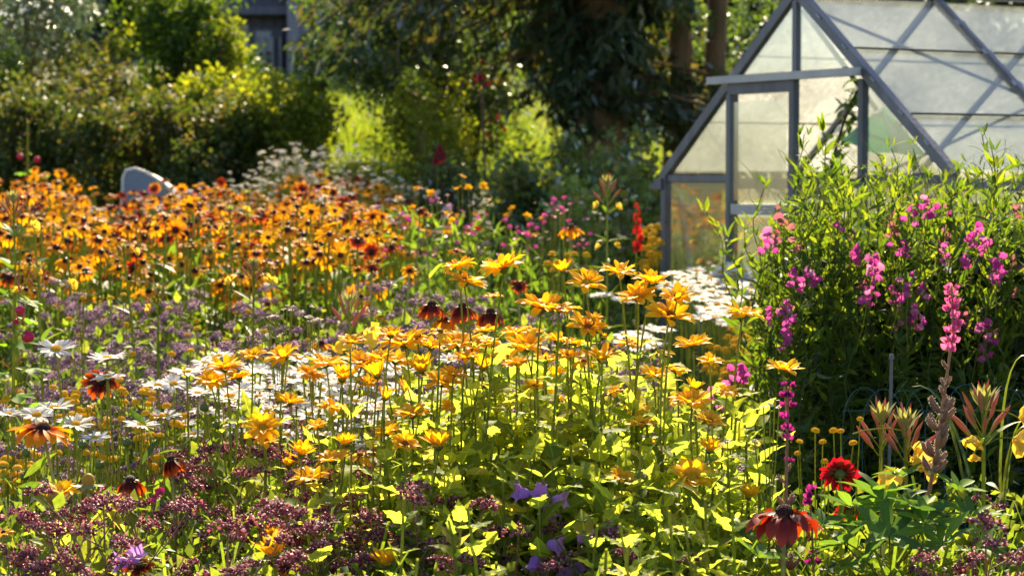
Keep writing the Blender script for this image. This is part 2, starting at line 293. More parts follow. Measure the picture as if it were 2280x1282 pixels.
fol('apple_leaf', [(.04, .08, .02), (.055, .1, .022), (.08, .13, .025)], .45, (2.4, 2.2, .7), .09, .35)
fol('conifer', [(.025, .05, .024), (.035, .065, .028), (.06, .075, .025), (.1, .085, .03)], .36, (2, 1.8, .7), .04)
fol('rasp_leaf', [(.08, .14, .03), (.1, .17, .035), (.14, .21, .04), (.2, .18, .055), (.07, .12, .035)], .42, (2, 1.9, .9))
fol('tomato_leaf', [(.06, .12, .022), (.09, .16, .028), (.04, .09, .02)], .45)
M['bark'] = solid('bark', (.07, .042, .02), (.17, .1, .045), .9, 14, 0, .8, 30, (1, 1, .25))
M['ground'] = solid('soil and turf', (.035, .045, .012), (.09, .1, .025), .95, 3, 0, .6, 40)
M['lawn'] = plantmat('lawn blade', [(.1, .17, .02), (.13, .2, .026), (.18, .22, .035)], .45, (1.9, 1.7, .7), .5, .03)
M['alu'] = solid('weathered aluminium', (.09, .095, .12), (.18, .185, .22), .5, 14, .4, .15, 80, (1, 1, .2))
M['alu_light'] = solid('pale aluminium rail', (.32, .32, .36), (.45, .45, .48), .45, 9, .4, .1, 80)
M['glass_roof'] = glassmat('dirty roof glass', .05, .22, dcol=(.86, .88, .93))
M['glass_far'] = glassmat('far roof glass', .12, .36, dcol=(.84, .86, .9))
M['glass_gable'] = glassmat('dusty gable glass', .04, .15, dcol=(.8, .81, .82))
M['glass_low'] = glassmat('low wall glass', .02, .06, dcol=(.45, .5, .42), refl=.45, rough=.05)
M['glass_clear'] = glassmat('clearer gable glass', .02, .07, dcol=(.85, .82, .74), refl=.5)
M['seal'] = solid('dark lap strip', (.05, .045, .04), (.1, .09, .07), .9, 20)
M['tarp'] = plantmat('green tarpaulin', [(.012, .2, .11), (.016, .24, .13)], .5, (1.4, 1.4, 1.2), .4, .08)
M['plank_dark'] = solid('dark shed boards', (.06, .062, .09), (.12, .12, .16), .85, 6, 0, .5, 40, (6, 6, .5))
M['plank_pale'] = solid('pale shed boards', (.15, .145, .19), (.24, .23, .28), .85, 6, 0, .5, 40, (6, 6, .5))
M['roofing'] = solid('dark roof sheet', (.05, .05, .06), (.1, .1, .11), .8, 5)
M['shed_glass'] = solid('shed window glass', (.09, .12, .2), (.14, .17, .26), .1, 3, 0, 0)
M['frame_wood'] = solid('grey wood frame', (.2, .19, .2), (.28, .27, .28), .8, 12, 0, .4, 60, (1, 1, .2))
M['post_wood'] = solid('dark post wood', (.04, .03, .025), (.09, .07, .05), .9, 12, 0, .6, 40, (1, 1, .2))
M['wire'] = solid('green coated wire', (.008, .06, .06), (.012, .08, .075), .4, 20, 0, 0)
M['stake'] = solid('grey stake', (.12, .11, .13), (.18, .17, .19), .7, 20)
M['tub'] = solid('grey blue enamel', (.12, .15, .24), (.18, .22, .32), .6, 5, 0, .1)
M['tub_rim'] = solid('worn pale rim', (.5, .5, .55), (.62, .6, .62), .5, 12)
M['insect'] = solid('brown insect body', (.2, .1, .03), (.3, .16, .05), .5, 200)
M['wing'] = glassmat('insect wing', .2, .5)
# ================================================================== the ground
def build_ground():
    xs = np.concatenate([[-300, -120, -60, -30], np.linspace(-12, 12, 61), [30, 60, 120, 300]])
    ys = np.concatenate([[-80, -20, -5], np.linspace(0, 36, 91), [45, 60, 100, 200, 400]])
    X, Y = np.meshgrid(xs, ys); Z = ground(X, Y); V = np.stack([X, Y, Z], -1).reshape(-1, 3); nx = len(xs)
    F = [(j*nx+i, j*nx+i+1, (j+1)*nx+i+1, (j+1)*nx+i) for j in range(len(ys)-1) for i in range(nx-1)]
    tag(part('ground', MB().add(V, F).mesh('ground', M['ground'])), kind='structure')
build_ground()
def at(x, y, z=0): return Vector((x, y, float(ground(x, y))+z))
def X_of(px, y): return (px-1140)/FPX*y
# ================================================================== greenhouse
def greenhouse():
    A = math.radians(60.35); W, EA, RI, B, NB = .965, 1.316, 2.057, .73, 4
    L = B*NB
    root = thing('greenhouse', 'small aluminium framed greenhouse with dirty glass and steep gable roof', 'greenhouse', (1.173, 9.16, 0)); root.rotation_euler = (0, 0, -A)
    def fb(name, a, b, w_, h_, up=(0, 0, 1), mat='alu', par=None): return part(name, MB().add(*bar(a, b, w_, h_, up)).mesh(name, M[mat], False), par or root)
    def pane(name, pts, n, mat, par=None, lift=0):
        pts = np.array(pts, float); n = nrm(np.array(n, float)); k = len(pts); c = pts.mean(0)
        pts = c+(pts-c)*.992+n*lift
        V = np.concatenate([pts+n*.002, pts-n*.002]); mb = MB()
        if k == 4: mb.add(V, [(0, 1, 2, 3), (7, 6, 5, 4)]+[(i, i+4, (i+1) % 4+4, (i+1) % 4) for i in range(4)])
        else: mb.add(V, [(0, 1, 2), (5, 4, 3)]); mb.add(V, [(i, i+3, (i+1) % 3+3, (i+1) % 3) for i in range(3)])
        return part(name, mb.mesh(name, M[mat], False), par or root)
    rz = lambda u: RI-(RI-EA)*abs(u)/W
    for v, tilt in ((0, 0), (L, 0)):
        for u in (-W, W): fb('corner_post', (u, v, 0), (u, v, EA), .036, .036, (0, 1, 0))
    for k in range(1, NB):
        for u in (-W, W): fb('side_post', (u, k*B, 0), (u, k*B, EA-.03), .03, .03, (0, 1, 0))
    sn = nrm(np.array([RI-EA, 0, W])); sn2 = sn*[-1, 1, 1]
    for k in range(NB+1):
        v = k*B; big = k in (0, NB)
        fb('rafter', (.012, v, RI), (W+.02, v, EA-.012), .034 if big else .025, .042 if big else .032, sn)
        fb('rafter', (-.012, v, RI), (-W-.02, v, EA-.012), .034 if big else .025, .042 if big else .032, sn2)
    fb('ridge_beam', (0, -.03, RI+.03), (0, L+.03, RI+.03), .06, .04)
    for u in (-W, W): fb('gutter', (u*1.03, -.03, EA-.045), (u*1.03, L+.03, EA-.045), .06, .05); fb('base_rail', (u, 0, .03), (u, L, .03), .05, .06)
    fb('base_rail', (-W, 0, .031), (W, 0, .031), .05, .06); fb('base_rail', (-W, L, .031), (W, L, .031), .05, .06)
    # front gable
    G = .44
    fb('gable_post', (0, 0, 1.72), (0, 0, RI-.03), .028, .028, (0, 1, 0))
    for u in (-G, G): fb('gable_post', (u, -.004, .06), (u, -.004, rz(u)-.03), .03, .03, (0, 1, 0))
    fb('gable_rail', (-W, .003, EA-.02), (-G-.02, .003, EA-.02), .024, .03); fb('gable_rail', (G+.02, .003, EA-.02), (W, .003, EA-.02), .024, .03)
    fb('door_track', (-G-.1, -.055, 1.715), (G+.02, -.055, 1.715), .045, .032, mat='alu_light')
    d = part('door', MB().add(*bar((-G+.03, -.045, 1.676), (.03, -.045, 1.676), .028, .05)).mesh('door_top', M['alu'], False), root)
    fb('door_stile', (-G+.035, -.046, .1), (-G+.035, -.046, 1.652), .028, .026, (0, 1, 0), par=d); fb('door_stile', (.045, -.046, .1), (.045, -.046, 1.70), .034, .03, (0, 1, 0), par=d)
    fb('door_rail', (-G+.06, -.045, 1.165), (0, -.045, 1.165), .03, .045, mat='alu_light', par=d); fb('door_rail', (-G+.06, -.045, .13), (0, -.045, .13), .03, .06, par=d)
    pane('pane', [(-G+.055, -.045, 1.2), (0, -.045, 1.2), (0, -.045, 1.62), (-G+.055, -.045, 1.62)], (0, 1, 0), 'glass_gable', d)
    pane('pane', [(-G+.055, -.045, .16), (0, -.045, .16), (0, -.045, 1.135), (-G+.055, -.045, 1.135)], (0, 1, 0), 'glass_low', d)
    gp = [[(-.02, 0, 1.74), (-.02, 0, rz(.02)-.03), (-.40, 0, 1.74)], [(.02, 0, 1.74), (.40, 0, 1.74), (.02, 0, rz(.02)-.03)],
          [(-W+.06, 0, EA), (-G-.02, 0, EA), (-G-.02, 0, rz(G)-.05)], [(G+.02, 0, EA), (W-.06, 0, EA), (G+.02, 0, rz(G)-.05)]]
    for i, q in enumerate(gp): pane('pane', q, (0, 1, 0), 'glass_clear' if i == 3 else 'glass_gable')
    for a, b in ((-W, -G), (G, W)):
        pane('pane', [(a+.025, 0, .06), (b-.02, 0, .06), (b-.02, 0, EA-.035), (a+.025, 0, EA-.035)], (0, 1, 0), 'glass_low')
    pane('pane', [(-W+.02, L, .06), (W-.02, L, .06), (W-.02, L, EA), (-W+.02, L, EA)], (0, 1, 0), 'glass_low')
    pane('pane', [(-W+.03, L, EA+.01), (W-.03, L, EA+.01), (0, L, RI-.03)], (0, 1, 0), 'glass_gable')
    fb('diagonal_brace', (-W+.05, .04, EA-.1), (-W+.34, .04, .1), .02, .02, mat='alu_light')
    fb('diagonal_brace', (-W+.05, .05, .12), (-G, .05, .98), .012, .012)
    # roof panes, three to a bay, their lower edges lapped and marked by a dark line
    fr = [0.02, .335, .70, .985]
    for s in (1, -1):
        n = sn if s > 0 else sn2
        for k in range(NB):
            for i in range(3):
                a, b = fr[i], fr[i+1]; pa = lambda f, v: (s*W*f, v, RI-(RI-EA)*f)
                pane('roof_pane', [pa(a, k*B+.02), pa(b, k*B+.02), pa(b, (k+1)*B-.02), pa(a, (k+1)*B-.02)], n, 'glass_roof' if s > 0 else 'glass_far', lift=.006-.003*i)
                if i < 2:
                    q0, q1 = np.array(pa(b, k*B+.022)), np.array(pa(b, (k+1)*B-.022))
                    fb('lap_strip', q0+n*.010, q1+n*.010, .009, .005, n, 'seal')
        for k in range(NB):
            pane('side_pane', [(s*W, k*B+.03, .06), (s*W, (k+1)*B-.03, .06), (s*W, (k+1)*B-.03, EA-.07), (s*W, k*B+.03, EA-.07)], (1, 0, 0), 'glass_low')
        # glazing clips under each slope
        o = -n*.035
        fb('wind_brace', np.array((s*W*.05, .05, RI-(RI-EA)*.05))+o, np.array((s*W*.97, 2*B, RI-(RI-EA)*.97))+o, .022, .006, n)
        if s < 0: fb('wind_brace', np.array((s*W*.05, 3.2*B, RI-(RI-EA)*.05))+o*1.2, np.array((s*W*.97, 1.6*B, RI-(RI-EA)*.97))+o*1.2, .02, .006, n)
    for k in range(NB+1):
        for f in (.16, .335, .52, .70, .86):
            fb('glazing_clip', np.array((W*f-.012, k*B, RI-(RI-EA)*f))+sn*.026, np.array((W*f+.012, k*B, RI-(RI-EA)*f-.019))+sn*.026, .05, .004, sn, 'alu_light')
    for q in ((-.42, 1.36), (-.42, 1.0), (.44, 1.3), (-.93, 1.1)): fb('screw', (q[0], -.03, q[1]), (q[0], -.022, q[1]), .008, .008, (0, 0, 1), 'seal')
    return root
GH = greenhouse(); GM = Matrix.Translation((1.173, 9.16, 0)) @ Matrix.Rotation(-math.radians(60.35), 4, 'Z')
# inside the greenhouse: a hanging green tarpaulin and a staked tomato plant
def tarp():
    n = 12; V = []; T = []; ap, le, ri = P(1968, 236, 9.3), P(1872, 314, 9.12), P(2062, 342, 9.42)
    for i in range(n+1):
        for j in range(n+1):
            u, v = i/n, j/n; q = le.lerp(ri, u).lerp(ap, v*.97)+Vector((0, .03*math.sin(7*u+2*v), .025*math.sin(3.1*u)*(v-1)+.006*math.sin(13*u)))
            V.append(q); T.append((u, v, .3))
    F = [(i*(n+1)+j, i*(n+1)+j+1, (i+1)*(n+1)+j+1, (i+1)*(n+1)+j) for i in range(n) for j in range(n)]
    me = MB().add(V, F, T).mesh('tarpaulin', M['tarp'])
    tag(part('tarpaulin', me), 'green tarpaulin sheet hanging inside the greenhouse', 'tarpaulin')
tarp()
LEAF6 = blade(4, prof(.26, .75), .2, .5)
LEAFN = blade(4, prof(.12, .75), .15, .4)
QL, QW, QN = quad_leaf(.3), quad_leaf(.42), quad_leaf(.16)
def tomato():
    f, m, t = P(1790, 640, 9.35), P(1800, 400, 9.32), P(1912, 196, 9.3); b = Vector((f.x, 9.35, 0)); root = thing('tomato_plant', 'leaning tomato plant seen in the open greenhouse doorway', 'plant', b)
    pts = bez((0, 0, 0), tuple(m-b), tuple(t-b), 12); part('stem', MB().add(*tube(pts, np.linspace(.012, .006, 13))).mesh('stem', M['bark']), root)
    k = 120; i = NP.integers(5, 13, k); pos = pts[i]+NP.normal(size=(k, 3))*.035; d = rdirs(k, -.3)
    part('foliage', MB().scatter(LEAF6, frames(pos, d, rdirs(k, 2), NP.uniform(.04, .08, k))).mesh('foliage', M['tomato_leaf']), root, kind='stuff')
tomato()
def tomato_bush(u, v, h, label):
    b = GM @ Vector((u, v, 0)); root = thing('tomato_bush', label, 'plant', b); st = MB(); k = 150; mb = MB()
    for _ in range(4): st.add(*tube(bez((0, 0, 0), (U(-.1, .1), U(-.1, .1), h*.5), (U(-.15, .15), U(-.15, .15), h), 6), np.linspace(.008, .004, 7), 5))
    pos = np.stack([NP.normal(size=k)*.13, NP.normal(size=k)*.13, NP.uniform(.15, 1, k)*h], 1); mb.scatter(LEAF6, frames(pos, rdirs(k, -.2), rdirs(k, 2), NP.uniform(.06, .13, k)))
    part('stem', st.mesh('stem', M['stem']), root); part('foliage', mb.mesh('foliage', M['tomato_leaf']), root)
for u, v, h, l in [(-.62, .55, 1.02, 'nearest'), (-.66, 1.1, 1.1, 'second'), (-.62, 1.7, 1.05, 'third'), (-.64, 2.3, 1.1, 'farthest')]: tomato_bush(u, v, h, 'leafy tomato bush behind the low left glass, %s from the door' % l)
for u, v, h, l in [(.6, .7, .95, 'nearest'), (.64, 1.4, 1.0, 'second'), (.6, 2.2, .95, 'farthest')]: tomato_bush(u, v, h, 'leafy tomato bush on the sweet pea side, %s from the door' % l)
# ================================================================== shed far behind
def shed():
    y = 33.5; x0 = X_of(480, y); xm = X_of(640, y); x1 = X_of(900, y); z0 = float(ground(x0, y))-.2
    root = thing('wooden_shed', 'dark old wooden shed with a pale boarded wing behind the hedge', 'shed', (x0, y, z0))
    H = 3.4; wall = part('wall', MB().add(*box(((xm-x0)/2, .75, H/2), (xm-x0, .1, H))).mesh('wall', M['plank_dark'], False), root)
    pw = .16; n = int((xm-x0)/pw)
    for i in range(n):
        x = (i+.5)*pw
        part('board', MB().add(*box((x, .69+U(-.008, .008), H/2), (pw-.012, .03, H))).mesh('board', M['plank_dark'], False), wall)
    wing = part('wing_wall', MB().add(*box((xm-x0+(x1-xm)/2, 1.4, H/2+.2), (x1-xm, 2.6, H+.4))).mesh('wing', M['plank_pale'], False), root)
    for i in range(int((x1-xm)/.2)):
        part('board', MB().add(*box((xm-x0+.1+i*.2, .085+U(-.006, .006), H/2+.2), (.188, .03, H+.4))).mesh('board', M['plank_pale'], False), wing)
    def P2(px, py):
        p = P(px, py, y+.6); return p.x-x0, p.z-z0
    a, bq = P2(556, 165), P2(628, 62)
    dr = part('door', MB().add(*box(((a[0]+bq[0])/2, .64, (a[1]+bq[1])/2), (bq[0]-a[0], .06, bq[1]-a[1]))).mesh('door', M['plank_dark'], False), root)
    part('frame', MB().add(*box((a[0]-.05, .63, (a[1]+bq[1])/2), (.09, .09, bq[1]-a[1]+.1))).mesh('frame', M['frame_wood'], False), dr)
    c0, c1 = P2(570, 116), P2(604, 70)
    part('window', MB().add(*box(((c0[0]+c1[0])/2, .6, (c0[1]+c1[1])/2), (c1[0]-c0[0], .04, c1[1]-c0[1]))).mesh('window', M['shed_glass'], False), dr)
    for q in range(5):
        part('fence_slat', MB().add(*box((a[0]+.12+q*.12, .52, a[1]+.25), (.035, .03, .62))).mesh('slat', M['frame_wood'], False), root)
    part('eave_board', MB().add(*box(((xm-x0)/2, .45, P2(560, 28)[1]), (xm-x0-.02, .5, .12))).mesh('eave', M['plank_dark'], False), root)
    rf = np.array([(-.3, -.1, H+.1), (x1-x0+.3, -.1, H+.5), (x1-x0+.3, 3, H+2), (-.3, 3, H+1.6)])
    part('roof', MB().add(np.concatenate([rf, rf+[0, 0, .1]]), [(0, 3, 2, 1), (4, 5, 6, 7), (0, 1, 5, 4), (1, 2, 6, 5), (2, 3, 7, 6), (3, 0, 4, 7)]).mesh('roof', M['roofing'], False), root)
shed()
# ================================================================== trees and shrubs behind
def clumps(c, r, n, shell=.55, flat=1.0):
    """n clump centres through an ellipsoid c, r, most of them near its skin"""
    if n < 50:
        d = rdirs(n); k = NP.uniform(shell, 1, n)[:, None]; return np.array(c)+d*k*np.array(r)
    m = max(9, n//9); ld = rdirs(m)*NP.uniform(.3, 1.0, m)[:, None]; lr = NP.uniform(.22, .48, m); j = NP.integers(0, m, n)
    return np.array(c)+(ld[j]+rdirs(n)*lr[j][:, None]*NP.uniform(.5, 1.1, n)[:, None])*np.array(r)
def leaf_cloud(cent, rad, per, size, tpl, mb, droop=0, out=.6, mat=0, rv=None):
    n = len(cent); c = np.repeat(cent, per, 0); off = rdirs(n*per)*NP.uniform(.25, 1, n*per)[:, None]*rad*NP.uniform(.6, 1.3, n*per)[:, None]
    d = nrm(off*out+rdirs(n*per)*rad*.6+np.array([0, 0, -droop*rad])); up = rdirs(n*per, 1.2)
    rn = np.repeat(NP.random(n), per)*.5+NP.random(n*per)*.5 if rv is None else rv
    mb.scatter(tpl, frames(c+off, d, up, NP.uniform(.6, 1.25, n*per)*size), rn, mat)
def limbs(mb, base, top, r0, ends, seed=0):
    path = bez(base, (Vector(base)+Vector(top))/2+Vector((U(-.1, .1), U(-.1, .1), 0)), top, 8)
    mb.add(*tube(path, np.linspace(r0, r0*.3, 9), 7))
    for e in ends:
        i = RN.randint(2, 7); s = path[i]; m = (s+np.array(e))/2+np.array((0, 0, .15*np.linalg.norm(np.array(e)-s)))
        mb.add(*tube(bez(s, m, e, 5), np.linspace(r0*.35, r0*.06, 6), 5))
def shrub(name, label, cat, px, y, pw, ptop, leaf, mat, ncl, per, rad, depth=.8, group=None, tpl=QL, shoots=0, pbot=None, droop=.1, smat='bark'):
    x = X_of(px, y); rx = pw/2/FPX*y; g = float(ground(x, y)); top = P(px, ptop, y).z
    bot = P(px, pbot, y).z if pbot else g
    root = thing(name, label, cat, (x, y, g), group); cz = (top+bot)/2-g; rz_ = (top-bot)/2
    c = clumps((0, 0, cz), (rx, depth, rz_), ncl, .35); c[:, 2] = np.maximum(c[:, 2], .1)
    mb = MB(); leaf_cloud(c, rad, per, leaf, tpl, mb, droop)
    for _ in range(shoots):
        a = c[RN.randrange(len(c))]; h = U(.25, .6)*rz_; k = 22; t = np.linspace(0, 1, k)[:, None]
        p = a+t*np.array((U(-.25, .25)*h, U(-.1, .1), h)); leaf_cloud(p, .05, 2, leaf*.9, tpl, mb, 0, 1.2)
    st = MB(); limbs(st, (0, 0, 0), (U(-.1, .1), 0, cz+rz_*.5), .04, c[NP.choice(len(c), min(14, len(c)), False)])
    part('trunk' if cat == 'tree' else 'branches', st.mesh('branches', M[smat]), root)
    part('crown' if cat == 'tree' else 'foliage', mb.mesh('foliage', M[mat]), root)
    return root
# dark wood closing the view, far behind
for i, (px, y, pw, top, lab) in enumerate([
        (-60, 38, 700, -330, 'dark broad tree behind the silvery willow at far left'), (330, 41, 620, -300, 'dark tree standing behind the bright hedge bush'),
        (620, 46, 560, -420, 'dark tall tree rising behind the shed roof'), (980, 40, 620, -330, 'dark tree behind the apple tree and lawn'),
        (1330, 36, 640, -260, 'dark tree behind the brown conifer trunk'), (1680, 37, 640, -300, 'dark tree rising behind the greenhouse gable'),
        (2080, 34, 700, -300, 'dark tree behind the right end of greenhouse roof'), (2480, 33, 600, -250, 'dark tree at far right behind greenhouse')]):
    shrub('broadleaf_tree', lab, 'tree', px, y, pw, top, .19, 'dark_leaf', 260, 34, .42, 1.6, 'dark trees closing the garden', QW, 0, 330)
# hedge row
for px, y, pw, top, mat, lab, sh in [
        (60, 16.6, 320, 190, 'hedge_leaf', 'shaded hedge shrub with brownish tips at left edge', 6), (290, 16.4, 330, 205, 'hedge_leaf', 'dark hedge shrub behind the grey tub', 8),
        (470, 16.2, 300, 215, 'hedge_leaf', 'hedge shrub with yellow leaves in middle of row', 8), (620, 16.5, 250, 190, 'sunlit_leaf', 'hedge shrub coloured a sunlit lime green beside the dark post', 10)]:
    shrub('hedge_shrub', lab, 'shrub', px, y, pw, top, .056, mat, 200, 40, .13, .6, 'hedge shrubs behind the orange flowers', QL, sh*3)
shrub('overhanging_shrub', 'loose lime shoots arching over the hedge top', 'shrub', 470, 17.2, 260, 150, .055, 'sunlit_leaf', 60, 22, .12, .4, None, QL, 9, 300)
# taller bushes behind the hedge
shrub('leafy_bush', 'tall bush with bright upright shoots left of the shed', 'bush', 410, 20.5, 330, -40, .066, 'bush_leaf', 230, 40, .15, .9, None, QL, 30)
shrub('climbing_shoots', 'shoots coloured a sunlit yellow green rising beside the dark bush', 'shrub', 500, 20, 110, 20, .06, 'sunlit_leaf', 34, 20, .12, .4, None, QL, 14, 280)
shrub('climbing_shoots', 'pale shoots standing up at the left of the dark bush', 'shrub', 265, 19.6, 70, 60, .055, 'sunlit_leaf', 14, 20, .1, .3, None, QL, 7, 280)
shrub('leafy_bush', 'low dark green bush behind hedge and left of tall bright bush', 'bush', 200, 19, 260, 120, .06, 'hedge_leaf', 120, 34, .17, .7, None, QL, 8)
shrub('silver_willow', 'silvery willow with glinting leaves in upper left corner', 'tree', 60, 20, 420, -160, .06, 'silver_leaf', 300, 30, .2, 1.0, None, QN, 10, 230)
shrub('leafy_bush', 'shaded bush filling the left picture edge under the willow', 'bush', -30, 18.4, 260, 120, .06, 'bush_leaf', 120, 34, .16, .6, None, QL, 6)
shrub('dark_bush', 'dark bush in the gap between hedge and shed', 'bush', 560, 22, 160, 60, .06, 'dark_leaf', 60, 30, .15, .5, None, QL, 3)
# apple tree overhanging the lawn
def apple():
    y = 17.5; b = at(X_of(1010, y), y); root = thing('apple_tree', 'apple tree with dark drooping boughs hanging over the lawn', 'tree', b)
    mb = MB(); ends = []
    for px, py, rw, rh, n in [(770, 20, 130, 90, 60), (880, 60, 140, 110, 90), (740, 120, 80, 60, 36), (960, 30, 120, 110, 70), (820, 160, 70, 45, 26), (690, 140, 30, 24, 7), (860, 190, 70, 40, 26), (960, 170, 70, 60, 40), (1090, 210, 80, 70, 40), (1050, 110, 110, 110, 60), (930, -80, 260, 80, 90), (700, -70, 110, 70, 40)]:
        yy = y+U(-.8, .8); p = P(px, py, yy)-b; s = yy/FPX
        c = clumps(p, (rw*s, .6, rh*s), n, .2); leaf_cloud(c, .13, 30, .055, QL, mb, .35); ends.append(tuple(p))
    st = MB(); limbs(st, (0, 0, 0), tuple(P(960, -40, y)-b), .13, ends)
    part('trunk', st.mesh('trunk', M['bark']), root); part('crown', mb.mesh('crown', M['apple_leaf']), root)
apple()
# young bright growth under the apple tree
shrub('sunlit_shrub', 'yellow green sunlit shrub under the apple tree', 'shrub', 965, 16.2, 190, 140, .045, 'sunlit_leaf', 140, 28, .13, .5, None, QL, 8)
shrub('sunlit_shrub', 'thin sunlit shrub beside the dark conifer', 'shrub', 1040, 17.6, 200, 60, .045, 'bush_leaf', 130, 28, .13, .5, None, QL, 6)
shrub('dark_shrub', 'low dark shrub below the conifer branches', 'shrub', 1010, 14.6, 150, 300, .045, 'dark_leaf', 70, 30, .13, .5, None, QL, 0)
# large conifer
def conifer():
    y = 16; b = at(X_of(1330, y), y); root = thing('conifer_tree', 'large dark conifer with brown trunk and drooping branches', 'tree', b)
    st = MB(); tp = P(1330, -760, y)-b; st.add(*tube(bez((0, 0, 0), (.05, 0, 1.5), tuple(tp), 10), np.linspace(.27, .1, 11), 11))
    for dx in (.55, .82):
        q = Vector((dx, .4, 0)); st.add(*tube(bez(tuple(q), (dx+.05, .4, 1.5), (dx+.15, .4, 3.6), 6), np.linspace(.1, .06, 7), 7))
    mb = MB()
    for i in range(240):
        a = U(0, 2*math.pi); h = U(1.1, tp.z); rr = (1.25+.9*math.sin(h*1.7+a))*U(.55, 1.0)*1.05*(1 if h < 3 else max(.35, 1-(h-3)/4))
        if math.sin(a) < -.35 and h < 2.3: rr *= .3
        s = np.array((0, 0, h)); e = np.array((math.cos(a)*rr*1.15, math.sin(a)*rr, h-U(.25, .8)*rr*.6))
        m = (s+e)/2+np.array((0, 0, .22*rr)); path = bez(s, m, e, 12); st.add(*tube(path, np.linspace(.022, .004, 13), 4))
        k = 12*11; ii = np.repeat(np.arange(1, 13), 11); p = path[ii]+NP.normal(size=(k, 3))*.05
        d = nrm(np.array((0, 0, -.8))+NP.normal(size=(k, 3))*.6+(e-s)*.35); mb.scatter(QN, frames(p, d, rdirs(k, .5), NP.uniform(.07, .16, k)), NP.random(k)*.5+U(0, .5))
    part('trunk', st.mesh('trunk', M['bark']), root); part('crown', mb.mesh('crown', M['conifer']), root)
conifer()
def bare_tree():
    y = 17; b = at(X_of(1590, y), y); root = thing('bare_tree', 'slim tree with brown forked stems left of greenhouse roof', 'tree', b); st = MB()
    for a_, b_ in (((1540, 300), (1520, -60)), ((1580, 300), (1600, -60)), ((1500, 280), (1700, 95))):
        p, q = P(*a_, y)-b, P(*b_, y)-b; st.add(*tube(bez(tuple(p-Vector((0, 0, 1.2))), tuple((p+q)/2+Vector((U(-.1, .1), 0, 0))), tuple(q), 7), np.linspace(.07, .025, 8), 7))
    part('trunk', st.mesh('trunk', M['bark']), root); mb = MB()
    c = np.concatenate([clumps(P(1600, 30, y+.6)-b, (.45, .5, .5), 50, .2), clumps(P(1640, 150, y+.6)-b, (.25, .4, .35), 26, .2), clumps(P(1480, 120, y+.6)-b, (.3, .4, .6), 30, .2)])
    leaf_cloud(c, .13, 20, .05, QL, mb, .2); part('crown', mb.mesh('crown', M['apple_leaf']), root)
bare_tree()
# raspberries and shaded shrubs between conifer and greenhouse
for px, y, pw, top, lab in [(1180, 13.4, 230, 255, 'raspberry bush with brownish tips under the conifer'), (1330, 12.9, 210, 330, 'raspberry bush in the shade left of the greenhouse corner'),
                            (1440, 13.6, 200, 250, 'blue green raspberry bush behind the greenhouse corner'), (1250, 12, 190, 400, 'low raspberry bush behind the pink flower dots')]:
    shrub('raspberry_bush', lab, 'bush', px, y, pw, top, .056, 'rasp_leaf', 170, 26, .14, .45, 'raspberry bushes', QW, 8)
shrub('feathery_shrub', 'pale feathery sunlit shrub in front of the lawn', 'shrub', 800, 15.2, 230, 285, .04, 'sunlit_leaf', 100, 28, .11, .45, None, QN, 12)
shrub('feathery_shrub', 'pale feathery shrub below the apple boughs', 'shrub', 925, 15.6, 150, 200, .04, 'sunlit_leaf', 90, 28, .11, .4, None, QN, 10)
# a rough post in the hedge gap
pb = at(X_of(708, 16.9), 16.9); root = thing('wooden_post', 'dark rough wooden post at end of the hedge', 'post', pb)
part('shaft', MB().add(*tube([(0, 0, 0), (.01, 0, .5), (0, 0, P(708, 195, 16.9).z-pb.z)], [.075, .07, .06], 8)).mesh('shaft', M['post_wood']), root)
part('cap', MB().add(*lathe([(.0, 0), (.085, .005), (.08, .03), (0, .045)], 8)).mesh('cap', M['post_wood']), root, Matrix.Translation((0, 0, P(708, 195, 16.9).z-pb.z)))
# mown lawn beyond
def lawn():
    n = 26000; y = 18.5+13*NP.random(n)**1.3; x = NP.uniform(-3.6, 2.2, n)*y/22; z = ground(x, y)
    mb = MB(); mb.scatter(quad_leaf(.1), frames(np.stack([x, y, z], 1), rdirs(n, 2.2), rdirs(n), NP.uniform(.06, .14, n)*(1+(y < 21)*.5)))
    tag(part('lawn_grass', mb.mesh('lawn', M['lawn'])), 'sunlit mown grass between hedge and apple tree', 'grass', kind='stuff')
lawn()
# grey tub beyond the orange bed
def tub():
    y = 14.6; b = at(X_of(330, y), y); root = thing('garden_tub', 'tipped grey blue tub with a pale rim behind orange rudbeckias', 'tub', b)
    ctl = [(286, 425), (287, 396), (294, 380), (314, 376), (334, 383), (354, 394), (374, 408), (392, 424), (398, 450), (398, 520), (280, 520), (283, 470)]
    q = [P(*p, y)-b for p in ctl]
    n = len(q); V = []; rim = []
    for k, s in enumerate((1, .93)):
        for v in q: V.append((v.x*s+.0, -.22+k*.5, v.z*(1 if k == 0 else .97)))
    mb = MB(); mb.add(V, [(i, (i+1) % n, (i+1) % n+n, i+n) for i in range(n)])
    c0 = len(V); V2 = [(sum(v.x for v in q)/n, -.23, sum(v.z for v in q)/n)]+V[:n]; mb.add(V2, [(0, (i+1) % n+1, i+1) for i in range(n)])
    part('body', mb.mesh('body', M['tub']), root)
    pts = [(v.x, -.22, v.z) for v in q[11:]+q[:9]]; part('rim', MB().add(*tube(pts, .011, 7)).mesh('rim', M['tub_rim']), root)
    a, c = P(394, 428, y)-b, P(432, 430, y-.2)-b; part('handle', MB().add(*tube(bez(tuple(a), tuple((a+c)/2+Vector((0, 0, .01))), tuple(c), 4), .018, 6)).mesh('handle', M['tub_rim']), root)
tub()
